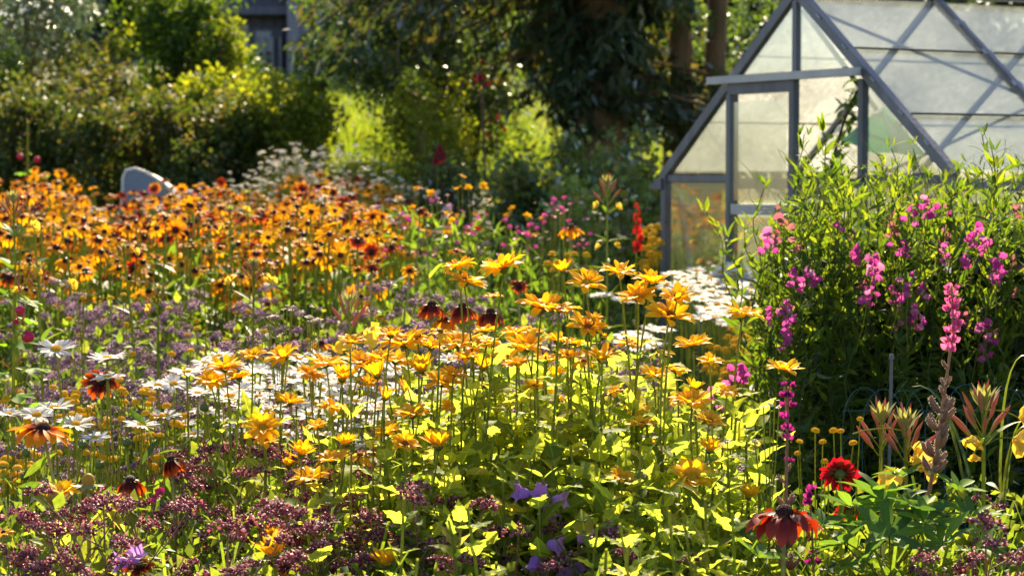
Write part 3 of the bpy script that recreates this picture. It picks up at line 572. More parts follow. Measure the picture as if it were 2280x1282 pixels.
# ================================================================== flower building blocks
def pets(n, r0, L, el, jit=.12, ljit=.12, eljit=.12, phase=0):
    """matrices of n petals round a head whose axis is +Z"""
    out = []
    for i in range(n):
        a = phase+2*math.pi*(i+U(-jit, jit)*1.6)/n; e = el+U(-eljit, eljit); l = L*(1+U(-ljit, ljit))
        c, s = math.cos(a), math.sin(a); ce, se = math.cos(e), math.sin(e)
        X = np.array((s, -c, 0)); Y = np.array((c*ce, s*ce, se)); Z = np.cross(X, Y); tw = U(-.3, .3)
        X2 = X*math.cos(tw)+Z*math.sin(tw); Z2 = np.cross(X2, Y)
        m = np.eye(4); m[:3, 0] = X2*l; m[:3, 1] = Y*l; m[:3, 2] = Z2*l; m[:3, 3] = (c*r0, s*r0, U(-.02, .02)); out.append(m)
    return out
def axis_mat(pos, d, sc, roll=None):
    q = Vector(d).normalized().to_track_quat('Z', 'Y').to_matrix().to_4x4()
    return Matrix.Translation(pos) @ q @ Matrix.Rotation(U(0, 6.28) if roll is None else roll, 4, 'Z') @ Matrix.Scale(sc, 4)
def bumpy_disc(r, h, n=26, b=.045):
    """a domed disc set with small florets"""
    mb = MB(); mb.add(*lathe([(r, -.05), (r*1.02, h*.25), (r*.8, h*.7), (r*.45, h*.95), (.01, h)], 12))
    p = []; 
    for i in range(n*3):
        f = (i+.5)/(n*3); rr = r*math.sqrt(f)*1.0; a = i*2.39996; p.append((rr*math.cos(a), rr*math.sin(a), h*(1-f**1.6*.75)))
    mb.scatter(OCT, frames(np.array(p), (0, 1, 0), (0, 0, 1), np.tile([[b*.8, b*.8, b*1.5]], (len(p), 1)))); return mb
def calyx_mesh(r=.24, depth=.16, n=11, mat='calyx'):
    mb = MB(); mb.add(*lathe([(.05, -depth-.04), (r*.7, -depth*.8), (r, -depth*.25), (r*.95, 0)], 10)); sep = blade(2, prof(.16, .7), .1, .3)
    mb.scatter(sep, np.array(pets(n, r*.8, .26, -.15))@np.diag([1, 1, 1, 1.]) + 0)
    return mb.mesh('calyx', M[mat])
def stem_path(b, h, n=8, bow=.03):
    b, h = Vector(b), Vector(h); m = (b+h)/2+Vector((U(-bow, bow), U(-bow, bow), (h.z-b.z)*.12)); return bez(b, m, h, n)
# petal sets of the near flowers (shared)
PM = {}
PM['helio'] = [one(blade(5, petal_prof(.2), .3, c, 3, 0, w_), 'petal', M['helio_petal']) for c, w_ in ((.15, .1), (.45, 0), (.75, .15), (-.1, .1), (1.0, .1))]
PM['helio_cup'] = [one(blade(5, petal_prof(.16), .35, c, 3, 0, .1), 'petal', M['helio_petal']) for c in (-.35, -.2, .1)]
PM['daisy'] = [one(blade(4, petal_prof(.15), .25, c, 3, 0, w_), 'petal', M['white_petal']) for c, w_ in ((.1, 0), (.3, .1), (.5, .1), (-.15, .1))]
for k_ in ('rud_orange', 'rud_dark', 'rud_gold', 'rud_near'):
    PM[k_] = [one(blade(5, petal_prof(.21), .3, c, 3, 0, w_), 'petal', M[k_]) for c, w_ in ((.5, .1), (.8, .15), (1.1, .1), (.3, .1))]
PM['rud_red'] = [one(blade(6, petal_prof(.18), .35, c, 3, 0, w_), 'petal', M['rud_red']) for c, w_ in ((.9, .3), (1.3, .35), (.6, .3), (1.6, .3))]
PM['dahlia'] = [one(blade(5, petal_prof(.2, 1.2), .45, c, 3), 'petal', M['dahlia']) for c in (.1, .3, .5)]
DISC = {'helio': bumpy_disc(.2, .13).mesh('disc', M['helio_disc']), 'helio_yellow': bumpy_disc(.2, .1).mesh('disc', M['yellow_disc']), 'daisy': bumpy_disc(.27, .1, 20).mesh('disc', M['yellow_disc']),
        'rud': bumpy_disc(.19, .15, 24).mesh('disc', M['rud_disc']), 'bud': bumpy_disc(.3, .3, 20).mesh('disc', M['yellow_disc'])}
CAL = {'helio': calyx_mesh(.23, .2, 10), 'daisy': calyx_mesh(.3, .12, 10), 'rud': calyx_mesh(.2, .1, 10), 'bud': calyx_mesh(.3, .3, 8)}
def flower(parent, pos, d, R, kind, n=13, el=.2, layers=1, disc=None, cal='helio', r0=.17, L=.86, eljit=.14):
    h = part('flower_head', CAL[cal], parent, axis_mat(pos, d, R))
    if disc: part('disc', DISC[disc], h)
    for ly in range(layers):
        for m in pets(n, r0, L*(1-.18*ly), el+.3*ly, eljit=eljit, phase=U(0, 1)): part('petal', RN.choice(PM[kind]), h, MX(m))
    return h
# ================================================================== false sunflowers
HLEAF = [one(blade(12, lambda t: .25*np.sin(np.pi*np.clip(t, 0, 1)**.62)**1.1, f, c, 3, .10, w_), 'leaf', M['helio_leaf']) for f, c, w_ in ((.15, .3, .1), (.25, .7, .15), (.3, 1.0, .1), (.1, -.2, .2), (.3, .5, .2))]
SLEAF = [one(blade(6, prof(.2, .7), .2, c), 'leaf', M['helio_leaf']) for c in (.3, .7)]
def put_leaf(root, pos, az, el, L, meshes, name='leaf'):
    d = np.array((math.cos(az)*math.cos(el), math.sin(az)*math.cos(el), math.sin(el)))
    return part(name, RN.choice(meshes), root, MX(frames([pos], d, (U(-.3, .3), U(-.3, .3), 1), L)[0]))
def leafy(root, path, t0, t1, pairs, L0, L1, meshes=HLEAF):
    path = np.asarray(path); a = U(0, 3)
    for i in range(pairs):
        t = t0+(t1-t0)*(i+U(-.2, .2))/max(1, pairs-1); t = min(max(t, .02), .98); f = t*(len(path)-1); k = int(f); p = path[k]+(path[min(k+1, len(path)-1)]-path[k])*(f-k)
        a += 1.57+U(-.3, .3); l = L0+(L1-L0)*i/max(1, pairs-1)
        for s in (0, math.pi): put_leaf(root, p, a+s+U(-.2, .2), U(.05, 1.0), l*U(.75, 1.2), meshes)
def false_sunflower(label, y, heads, pairs=5):
    """heads: (px, py, width in photo pixels, tilt to the viewer, kind)"""
    hp = [P(h[0], h[1], y+U(-.05, .05)) for h in heads]; bx = sum(p.x for p in hp)/len(hp)+U(-.04, .04)
    b = at(bx, y+U(-.04, .04)); root = thing('false_sunflower', label, 'flower', b, 'false sunflowers in the clump'); st = MB()
    lo = min(p.z for p in hp)-b.z; node = Vector((U(-.02, .02), U(-.02, .02), lo*(.62 if len(hp) > 1 else .5)))
    main = bez((0, 0, 0), (U(-.03, .03), 0, node.z*.5), node, 6); st.add(*tube(main, np.linspace(.0034, .0027, 7), 6))
    leafy(root, main, .35, .97, pairs+1, .1, .105)
    for (px, py, wd, tilt, kind), p in zip(heads, hp):
        R = wd*1.1/2/FPX*y; d = Vector((U(-.28, .28), -tilt-.12+U(-.08, .08), 1)).normalized(); e = (p-b)-d*R*.2
        m = node*.35+e*.65; m.x = node.x*.25+e.x*.75+U(-.03, .03); path = bez(node, m, e, 8)
        st.add(*tube(path, np.linspace(.0026, .0018, 9), 6))
        leafy(root, path, .05, .62, 3, .095, .055)
        if kind == 'open': flower(root, p-b, d, R*1.1, 'helio', RN.choice((11, 12, 13)), .3, 2, RN.choice(('helio', 'helio_yellow')), eljit=.28)
        elif kind == 'droop': flower(root, p-b, d, R*1.08, 'helio', RN.choice((9, 10, 12)), -.2, 1, 'helio', eljit=.35)
        elif kind == 'flat': flower(root, p-b, d, R*1.06, 'helio', 14, .1, 2, 'helio_yellow', eljit=.2)
        elif kind == 'cup': flower(root, p-b, d, R*1.25, 'helio_cup', 12, .75, 2, 'helio_yellow', eljit=.2)
        elif kind == 'half': flower(root, p-b, d, R*1.3, 'helio_cup', 10, .9, 1, 'helio_yellow', eljit=.2)
        else:
            h = flower(root, p-b, d, R*1.1, 'helio_cup', 7, 1.2, 1, 'bud', 'bud', L=.5)
    part('stem', st.mesh('stem', M['stem']), root)
O_, F_, C_, H_, B_ = 'open', 'flat', 'cup', 'half', 'bud'
FS = [
 ('two tall false sunflowers leaning left, topmost at left of clump', 4.35, [(1022, 592, 76, .02, F_), (1036, 627, 82, .08, O_)], 5),
 ('tallest wide open false sunflower on a straight single stem', 4.3, [(1120, 596, 98, .02, O_)], 6),
 ('half open false sunflower held high between two open blooms', 4.4, [(1253, 603, 44, 0, H_), (1290, 688, 26, 0, B_)], 5),
 ('false sunflower tilted to the viewer with orange centre, upper middle', 4.35, [(1306, 630, 84, .42, O_)], 5),
 ('upright false sunflower just right of the tilted top bloom', 4.4, [(1380, 607, 80, .0, O_)], 5),
 ('two false sunflowers one above other before the greenhouse daisies', 4.35, [(1452, 627, 74, .05, O_), (1420, 662, 80, .35, O_)], 5),
 ('large false sunflower with orange cone and a smaller one above', 4.2, [(1507, 662, 72, .15, O_), (1492, 704, 104, .4, O_)], 5),
 ('two overlapping false sunflowers in upper middle of clump', 4.25, [(1207, 684, 100, .12, O_), (1246, 686, 80, -.1, F_)], 5),
 ('lone flat orange yellow false sunflower in front of sweet pea edge', 4.5, [(1655, 697, 82, -.05, F_)], 4),
 ('false sunflower with small bloom above and bud at right', 4.3, [(1310, 730, 84, .1, O_), (1322, 709, 44, .1, O_), (1346, 750, 30, 0, B_)], 5),
 ('row of three small false sunflowers behind the front leaves', 4.45, [(1080, 737, 52, 0, O_), (1146, 740, 66, 0, F_), (1189, 741, 46, 0, O_)], 4),
 ('three crowded false sunflowers at left centre of the clump', 4.3, [(1018, 764, 96, .05, O_), (1085, 760, 62, -.05, F_), (1035, 797, 56, 0, O_)], 4),
 ('three false sunflowers at clump edge above the daisies', 4.45, [(900, 764, 96, .1, O_), (960, 772, 62, .05, O_), (848, 797, 62, .1, O_)], 4),
 ('three overlapping false sunflowers in the clump centre', 4.35, [(1172, 773, 88, .1, O_), (1240, 758, 62, -.05, O_), (1281, 765, 46, 0, O_)], 4),
 ('wide false sunflower low on a dark stem right of centre', 4.2, [(1340, 797, 88, .05, O_)], 5),
 ('three small false sunflowers on thin stems at right of clump', 4.4, [(1543, 768, 76, .0, O_), (1505, 825, 56, .0, O_), (1456, 835, 62, .1, O_)], 4),
 ('lone false sunflower above the dark lupin spike', 4.3, [(1745, 822, 80, .0, O_)], 2),
 ('tall false sunflower standing over the white daisies', 4.6, [(630, 795, 80, .05, O_)], 2),
 ('two side by side false sunflowers over the right daisies', 4.5, [(727, 808, 80, 0, F_), (805, 808, 84, .08, O_)], 3),
 ('cluster of three false sunflowers at left end among daisies', 4.6, [(500, 818, 84, .1, O_), (470, 850, 66, .25, O_), (532, 841, 60, .05, O_)], 2),
 ('two small false sunflowers in the daisy drift', 4.5, [(645, 895, 68, .05, O_), (740, 907, 68, -.05, F_)], 3),
 ('false sunflower between daisies and leaf mass', 4.3, [(985, 852, 78, .15, O_)], 4),
 ('two false sunflowers at the left rim of leaf mass', 4.25, [(918, 922, 78, .1, O_), (857, 886, 44, .0, H_)], 4),
 ('false sunflower turned sideways with cone above another', 4.35, [(586, 952, 78, .75, O_), (592, 982, 54, .1, O_)], 2),
 ('crowded knot of five false sunflowers above the oregano', 4.15, [(671, 1010, 60, 0, C_), (742, 1024, 80, .1, O_), (690, 1064, 84, .2, O_), (770, 988, 52, 0, C_), (705, 948, 48, .1, O_)], 3),
 ('cup shaped false sunflower with a turned one behind', 4.1, [(976, 992, 76, 0, C_), (902, 988, 60, .6, O_)], 4),
 ('two false sunflowers at right side of the leaf mass', 4.2, [(1540, 894, 82, .3, O_), (1546, 864, 40, 0, H_)], 4),
 ('false sunflower half hidden in leaves with bud below', 4.15, [(1430, 945, 62, .2, O_), (1457, 986, 26, 0, B_)], 4),
 ('two false sunflowers one cupped beside the pink lupin', 4.1, [(1580, 938, 66, .3, O_), (1580, 1002, 56, 0, C_)], 4),
 ('large low false sunflower facing viewer at right of leaves', 4.0, [(1540, 1064, 100, .55, O_)], 4),
 ('small cupped false sunflower near rust red rudbeckia', 4.0, [(1666, 1104, 56, 0, C_)], 3),
 ('two shaded false sunflowers low in the green leaves', 4.0, [(1385, 1064, 62, .2, O_), (1355, 1168, 62, .1, O_)], 4),
 ('cupped false sunflower at bottom centre edge', 3.85, [(862, 1254, 74, 0, C_)], 3),
 ('cupped false sunflower at bottom with smaller one above', 3.85, [(612, 1234, 92, 0, C_), (605, 1190, 42, .1, C_)], 3),
 ('two false sunflowers behind the rudbeckia stem at far left', 4.1, [(140, 1094, 68, .1, O_), (108, 1116, 46, .2, O_)], 2),
 ('small false sunflower deep behind the middle leaves', 4.6, [(1240, 890, 54, .1, O_)], 3)]
for a_ in FS: false_sunflower(*a_)
for px, py, wd in [(870, 745, 62), (930, 748, 62), (980, 738, 56), (1055, 774, 60), (1110, 792, 56), (1215, 803, 60), (1265, 793, 52), (880, 803, 70), (940, 823, 62), (762, 843, 60), (690, 832, 60), (822, 852, 52), (1010, 833, 60), (1075, 818, 56), (1150, 808, 56), (1000, 908, 52), (862, 963, 60), (802, 1012, 62), (722, 1064, 62), (642, 1034, 60),
                   (1240, 843, 52), (1300, 803, 52), (1400, 764, 56), (1470, 784, 56), (1580, 804, 52), (1420, 903, 60), (1500, 893, 56), (1360, 873, 52), (562, 792, 56), (840, 835, 60), (905, 870, 54), (1620, 870, 50), (780, 760, 56), (1190, 860, 52)]:
    false_sunflower('false sunflower crowded in the clump', U(4.2, 4.7), [(px, py, wd, U(0, .35), RN.choice((O_, O_, F_, C_, 'droop', 'half')))], 3)
# leafy shoots of the clump that carry no bloom
def shoot(px, py, y):
    p = P(px, py, y); b = at(p.x+U(-.06, .06), y+U(-.05, .05))
    root = thing('leafy_shoot', 'bloomless false sunflower shoot in clump', 'plant', b, 'bloomless shoots of the false sunflower clump')
    path = stem_path((0, 0, 0), p-b, 8, .04); part('stem', MB().add(*tube(path, np.linspace(.0045, .0025, 9), 6)).mesh('stem', M['stem']), root)
    f_ = 1 if y > 3.76 else .68; leafy(root, path, .5, .99 if y > 3.76 else .93, 7, .105*f_, .07*f_)
for px, py, y in [(900, 960, 4.3), (960, 890, 4.5), (1010, 930, 4.3), (1060, 860, 4.5), (1110, 830, 4.6), (1100, 960, 4.2), (1150, 880, 4.4), (1180, 1010, 4.1), (1210, 850, 4.6), (1230, 940, 4.2), (1270, 990, 4.1),
                  (1300, 870, 4.5), (1330, 950, 4.2), (1390, 880, 4.5), (1380, 1000, 4.1), (1430, 1010, 4.0), (1470, 930, 4.3), (1500, 1000, 4.1), (1480, 1080, 3.9), (1560, 1100, 3.9), (1420, 1120, 3.9), (1330, 1060, 4.0),
                  (1620, 1010, 4.1), (1640, 920, 4.3), (1600, 1160, 3.85), (1500, 1180, 3.85), (1120, 1060, 4.05), (1000, 1040, 4.1), (1690, 1010, 4.2), (900, 1090, 4.0), (1250, 1080, 4.0), (1030, 1150, 3.85), (1300, 1180, 3.85), (1560, 1240, 3.75), (1440, 1230, 3.75), (680, 1120, 4.0), (700, 1240, 3.8),
                  (860, 1020, 4.2), (940, 1010, 4.2), (1060, 1000, 4.2), (1150, 960, 4.3), (1380, 940, 4.3), (1230, 1010, 4.15), (1540, 1010, 4.1), (960, 815, 4.6), (1000, 850, 4.5), (1050, 790, 4.65), (1095, 800, 4.5), (1130, 775, 4.6), (1170, 820, 4.5), (1215, 790, 4.6), (1260, 810, 4.5), (1290, 840, 4.4), (1340, 850, 4.5), (1375, 810, 4.6), (1410, 850, 4.4), (1440, 880, 4.4), (1490, 870, 4.5), (1520, 930, 4.3), (1080, 900, 4.35), (1200, 900, 4.35), (1310, 920, 4.3), (1100, 860, 4.4), (920, 850, 4.6), (880, 900, 4.5), (1660, 980, 4.2), (1590, 1060, 4.0), (1360, 1100, 3.95), (1200, 1120, 3.95), (1460, 1150, 3.85), (1620, 1230, 3.75)]+[(q, RN.randint(1100, 1290), U(3.4, 3.75)) for q in (900, 930, 965, 1000, 1040, 1075, 1105, 1330, 1350, 1380, 1405, 1430, 1460, 1490, 1520, 1545, 1570, 1600, 1630)]:
    shoot(px, py, y)
# ================================================================== white daisies
DLEAF = [one(blade(4, prof(.1, .8), .2, c), 'leaf', M['under']) for c in (.3, .8)]
def daisy(px, py, wd, y, label=None, tilt=0, lean=0):
    p = P(px, py, y); b = at(p.x+U(-.05, .05)-lean, y+U(-.05, .05)); R = wd/2/FPX*y
    root = thing('daisy', label or 'white daisy in the front drift', 'flower', b, 'white daisies in the front drift')
    d = Vector((U(-.25, .25)*.6+lean*.6, -tilt-.1+U(-.12, .12), 1)).normalized(); e = p-b
    path = bez((0, 0, 0), (e.x*.4, e.y*.4, e.z*.6), tuple(e-d*R*.1), 8); part('stem', MB().add(*tube(path, np.linspace(.003, .0022, 9), 5)).mesh('stem', M['stem']), root)
    flower(root, e, d, R*1.15, 'daisy', RN.choice((19, 21, 23)), U(.05, .25), 1, 'daisy', 'daisy', .22, .82, .2)
    for _ in range(3): put_leaf(root, path[RN.randint(2, 6)], U(0, 6.28), U(.2, .9), U(.04, .07), DLEAF)
for a_ in [(125, 777, 78, 4.8, 'tall daisy tipped up at left above the yellow buttons', .25, -.03), (238, 798, 78, 4.8, 'tall daisy just above the dark red rudbeckia'), (240, 841, 68, 4.75, 'daisy overlapping the dark red rudbeckia'),
           (120, 908, 74, 4.7, 'daisy behind the orange rudbeckia at left', .1), (18, 922, 54, 4.7, 'daisy cut by the left picture edge', .15), (82, 924, 70, 4.9, 'daisy between picture edge and orange rudbeckia', .2), (168, 943, 72, 4.8, 'daisy just above the orange rudbeckia petals', .25), (212, 975, 64, 4.6, 'low daisy right of the orange rudbeckia'),
           (316, 945, 70, 4.7, 'lone daisy among yellow buttons'), (369, 926, 66, 4.9, 'daisy right of the lone one among yellow buttons', .1), (416, 829, 76, 4.8, 'daisy at upper left corner of the drift', 0), (352, 858, 62, 5.0, 'leftmost daisy of the drift', 0), (120, 985, 60, 4.9, 'daisy half hidden below the orange rudbeckia'),
           (487, 793, 62, 5.1, 'highest daisy at left of the drift', 0), (1062, 982, 42, 4.7, 'small daisy peeping through the false sunflower leaves'), (1190, 943, 48, 4.8, 'small daisy deep inside the false sunflower leaves')]:
    daisy(*a_)
for px, py, wd in [(387, 855, 62), (456, 808, 56), (567, 825, 62), (440, 875, 52), (511, 883, 84), (645, 843, 86), (600, 863, 62), (716, 838, 66), (690, 872, 60), (760, 853, 62), (735, 883, 60), (560, 848, 60), (545, 908, 62), (610, 908, 52), (620, 933, 58), (500, 943, 50),
                   (410, 943, 48), (430, 965, 44), (690, 923, 72), (752, 928, 64), (720, 968, 62), (640, 968, 58), (800, 863, 62), (830, 898, 62), (842, 943, 66), (862, 918, 60), (790, 893, 62), (992, 873, 62), (1005, 800, 56), (960, 884, 56), (820, 988, 60), (850, 990, 56), (706, 792, 56),
                   (800, 928, 60), (660, 898, 60), (575, 883, 60), (580, 928, 58), (470, 918, 52), (530, 868, 60), (770, 953, 60), (895, 955, 54), (940, 905, 54), (1040, 830, 50), (880, 870, 58), (665, 800, 50), (620, 880, 64), (700, 900, 60), (560, 960, 50), (780, 830, 58), (460, 850, 56)]+[(RN.randint(430, 900), RN.randint(815, 985), RN.randint(50, 66)) for _ in range(34)]:
    daisy(px, py, wd, U(4.7, 5.35), None, U(-.02, .16))
# closed daisy buds
def buds():
    bm = MB(); bm.add(*lathe([(.03, -.5), (.5, -.35), (.62, 0), (.45, .4), (.2, .62), (.02, .66)], 9)); wm = MB(); wm.scatter(blade(2, petal_prof(.3), .2, -.4), np.array(pets(8, .3, .55, 1.25)))
    me, mw = bm.mesh('bud', M['calyx']), wm.mesh('bud_tip', M['white_petal'])
    for px, py, lab in [(58, 1008, 'closed white daisy bud under the orange rudbeckia'), (55, 1060, 'closed daisy bud on a thin stem at far left'), (185, 990, 'daisy bud showing white beside low daisy'), (282, 985, 'daisy bud left of the brown rudbeckias'), (455, 907, 'opening daisy bud inside the drift'), (222, 1035, 'green daisy bud above the rudbeckia bud'), (485, 945, 'white daisy bud at lower edge of drift')]:
        y = 4.65; p = P(px, py, y); b = at(p.x+U(-.1, .1), y); root = thing('daisy_bud', lab, 'flower', b); path = stem_path((0, 0, 0), p-b, 6)
        part('stem', MB().add(*tube(path, .0024, 5)).mesh('stem', M['stem']), root); h = part('bud', me, root, axis_mat(p-b, (U(-.3, .3), U(-.3, .1), 1), .017)); part('bud_tip', mw, h)
buds()
# ================================================================== near rudbeckias
RLEAF = [one(blade(5, prof(.17, .75), .3, c, 3, 0, .1), 'leaf', M['helio_leaf']) for c in (.2, .5)]
def rudbeckia(label, px, py, wd, y, kind, el, n=13, tilt=0, layers=1, lean=0, group=None, fx=0):
    p = P(px, py, y); b = at(p.x+lean, y+U(-.03, .03)); R = wd/2/FPX*y/max(.45, math.cos(el)); root = thing('rudbeckia', label, 'flower', b, group)
    d = Vector((fx+U(-.1, .1), -tilt, 1)).normalized(); e = p-b; path = bez((0, 0, 0), (e.x*.2, 0, e.z*.55), tuple(e-d*R*.08), 10)
    part('stem', MB().add(*tube(path, np.linspace(.0042, .0032, 11), 6)).mesh('stem', M['pale_stem']), root)
    flower(root, e, d, R, kind, n, el, layers, 'rud', 'rud', .17, .84, .2)
    for _ in range(3): put_leaf(root, path[RN.randint(2, 7)], U(0, 6.28), U(.3, 1.0), U(.08, .12), RLEAF)
rudbeckia('large orange rudbeckia with drooping petals and dark cone at left', 96, 955, 150, 4.2, 'rud_near', -.2, 16, .05, 1, .09)
rudbeckia('dark red and orange rudbeckia facing forward behind a daisy', 226, 852, 92, 4.95, 'rud_dark', .1, 14, .75)
rudbeckia('brown red rudbeckia with hanging petals near bottom left', 290, 1068, 68, 4.3, 'rud_dark', -.85, 15, .05)
rudbeckia('orange brown rudbeckia tilted sideways right of the hanging one', 382, 1022, 60, 4.4, 'rud_dark', -.9, 14, -.1, 1, .02, None, -.3)
rudbeckia('rust red rudbeckia with shrivelled drooping petals at bottom right', 1747, 1142, 190, 3.7, 'rud_red', -.3, 17, .05, 1, -.01)
rudbeckia('orange rudbeckia with dark base petals at the bottom left edge', 310, 1262, 74, 3.85, 'rud_dark', .25, 12, .6)
rudbeckia('dark orange rudbeckia half hidden at bottom behind cupped bloom', 645, 1262, 80, 3.95, 'rud_dark', .1, 13, .5)
rudbeckia('small orange rudbeckia at the left picture edge', 8, 1185, 54, 4.1, 'rud_gold', .1, 11, .1)
rudbeckia('red brown rudbeckia hidden between oregano and yellow knot', 655, 1195, 60, 4.15, 'rud_red', -.5, 13, .1)
for i_, (px, py, wd, kind, el, lab, ti) in enumerate([
        (962, 678, 74, 'rud_dark', -.75, 'drooping rudbeckia with maroon crown behind the two tall blooms', 0), (1030, 682, 70, 'rud_dark', -.8, 'second drooping maroon rudbeckia behind tall stems', 0), (1092, 695, 66, 'rud_dark', -.85, 'third drooping maroon rudbeckia from the left', 0), (990, 712, 66, 'rud_orange', -.7, 'orange rudbeckia hanging below the maroon pair', 0),
        (1100, 660, 46, 'rud_gold', .4, 'golden rudbeckia opening behind the tallest bloom stem', 0), (1155, 637, 46, 'rud_dark', .1, 'rudbeckia seen from behind with maroon eye near dark shrub', .9), (1272, 505, 56, 'rud_orange', -.7, 'single drooping orange rudbeckia before the raspberry bushes', 0),
        (797, 602, 34, 'rud_orange', .1, 'orange rudbeckia facing forward in a trio above the lilac oregano', .9), (828, 598, 34, 'rud_dark', .1, 'middle orange rudbeckia of the trio above lilac oregano', .9), (912, 603, 42, 'rud_orange', .1, 'orange rudbeckia with large dark eye right of the trio', 1),
        (880, 740, 70, 'rud_orange', -.4, 'orange rudbeckia behind the left rim of false sunflowers', .1), (820, 740, 66, 'rud_dark', -.3, 'flat maroon orange rudbeckia beside the evening primrose', .1), (715, 765, 66, 'rud_orange', -.5, 'orange rudbeckia behind the tall false sunflower', .2), (1075, 845, 56, 'rud_red', -.5, 'dark red rudbeckia sunk in the false sunflower leaves', .3),
        (935, 470, 34, 'rud_dark', .1, 'dark orange rudbeckia high at right end of the field', .6), (948, 478, 34, 'rud_orange', .1, 'orange rudbeckia touching the dark one at right field end', .6), (1017, 560, 40, 'rud_orange', .1, 'orange rudbeckia tilted right above the two tall blooms', .5), (990, 430, 0, '', 0, '', 0)]):
    if wd: rudbeckia(lab, px, py, wd, 5.6 if py > 640 else (6.4 if py > 590 else 8.4), kind, el, 12, ti, 1, U(-.04, .04), None)
def rud_buds():
    bm = MB(); bm.add(*lathe([(.05, -.6), (.5, -.4), (.62, -.1), (.45, .1)], 9)); bm.scatter(blade(3, prof(.13, .6), .2, -.6), np.array(pets(12, .45, .95, -.1, eljit=.4)), None)
    tip = MB(); tip.add(*lathe([(.42, 0), (.5, .3), (.42, .7), (.2, .9), (.02, .92)], 9)); tip.scatter(blade(3, petal_prof(.2), .2, -.3), np.array(pets(8, .35, .7, 1.35)))
    me, mt = bm.mesh('bud', M['pale_stem']), tip.mesh('bud_tip', M['bud_ochre'])
    for px, py, s, lean, tl, lab in [(197, 1080, .024, 0, 0, 'hairy yellow rudbeckia bud on straight stem at bottom left'), (128, 1118, .027, .1, -.6, 'hairy rudbeckia bud with orange petals curling, leaning left'), (262, 1140, .022, .06, -.4, 'nodding green hairy rudbeckia bud right of the straight one')]:
        y = 4.05; p = P(px, py, y); b = at(p.x+lean, y); root = thing('rudbeckia_bud', lab, 'flower', b); e = p-b; path = bez((0, 0, 0), (0, 0, e.z*.8), tuple(e-Vector((0, 0, s*.4))), 9)
        part('stem', MB().add(*tube(path, .0042, 6)).mesh('stem', M['pale_stem']), root); h = part('bud', me, root, axis_mat(e, (tl, -.1, 1), s)); part('bud_tip', mt, h)
        for k in range(4): put_leaf(root, path[RN.randint(3, 8)], U(0, 6.28), U(.5, 1.1), U(.09, .13), RLEAF)
rud_buds()
# ================================================================== the orange field
FH = {}
for k_ in ('rud_orange', 'rud_gold', 'rud_dark'):
    FH[k_] = []
    for el, cu in ((.15, .3), (.0, .5), (-.25, .6), (-.6, .7), (.3, .3)):
        mb = MB(); mb.scatter(blade(3, petal_prof(.19), .25, cu), np.array(pets(12, .16, .86, el)), NP.random(12)*.3); FH[k_].append(mb.mesh('field_head', M[k_]))
FH['seed'] = []
for el, cu in ((-1.0, .6), (-1.25, .4)):
    mb = MB(); mb.scatter(blade(3, petal_prof(.14), .35, cu, 3, 0, .3), np.array(pets(9, .18, .6, el, .4, .35, .35)), NP.random(9)*.3); FH['seed'].append(mb.mesh('spent_head', M['rud_dark']))
FD = MB().add(*lathe([(.26, -.05), (.27, .08), (.2, .22), (.02, .28)], 8)).mesh('field_disc', M['rud_disc'])
FSTEM = [MB().add(*tube(bez((0, 0, 0), (U(-.06, .06), U(-.06, .06), .5), (0, 0, .985), 5), .004, 4)).mesh('field_stem', M['stem']) for _ in range(4)]
FLEAF = blade(3, prof(.16, .75), .25, .5)
def fstem_leaf():
    mb = MB()
    for _ in range(5): mb.scatter(FLEAF, frames([(0, 0, U(.2, .85))], (U(-1, 1), U(-1, 1), U(.4, 1)), (0, 0, 1), U(.08, .13)))
    return mb.mesh('field_leaf', M['under'])
FSL = [fstem_leaf() for _ in range(4)]
def field_spot():
    while True:
        y = 8.0+6.0*RN.random(); px = U(-60, 960)
        x = X_of(px, y)
        lim = 930-60*max(0, 9-y)
        if px > lim-60*RN.random(): continue
        if math.sin(px*.021+y*1.3)*math.sin(px*.013-y*2.1) > .45 and RN.random() < .7: continue
        return px, x, y
fcount = 0
def field_flower(x, y, h, R, kind, label, group):
    dd = (U(-.5, .5), U(-1.2, .1), .8); pose = 'leaning right' if dd[0] > .28 else 'leaning left' if dd[0] < -.28 else 'facing forward' if dd[1] < -.6 else 'held upright'; label = label+' '+pose
    b = at(x, y); root = thing('field_rudbeckia', label, 'flower', b, group)
    part('stem', RN.choice(FSTEM), root, Matrix.Rotation(U(0, 6.28), 4, 'Z') @ Matrix.Diagonal((1, 1, h, 1)))
    part('foliage', RN.choice(FSL), root, Matrix.Rotation(U(0, 6.28), 4, 'Z') @ Matrix.Diagonal((1, 1, h, 1)))
    k = RN.choice(FH[kind if RN.random() > .12 else 'seed']); hd = part('flower_head', k, root, axis_mat((0, 0, h), dd, R)); part('disc', FD, hd)
SP = sorted([field_spot() for _ in range(1400)], key=lambda q: q[2])
for i, (px, x, y) in enumerate(SP):
    back = float(S(8.5, 13, y)); h = U(.54, .84)+.05*back; h += .06*math.sin(px*.02); h -= .07*(255 < px < 440 and y > 9.6)
    pr = RN.random(); kind = 'rud_dark' if pr < .13+.2*back else ('rud_gold' if pr < .68-.2*back else 'rud_orange')
    if i < 300:
        back = 0; lab = {'rud_dark': 'maroon rudbeckia in the orange field', 'rud_gold': 'golden rudbeckia in the orange field', 'rud_orange': 'dark eyed rudbeckia in orange field'}[kind]
        field_flower(x, y, h, U(.031, .048), kind, lab, 'rudbeckias of the orange field')
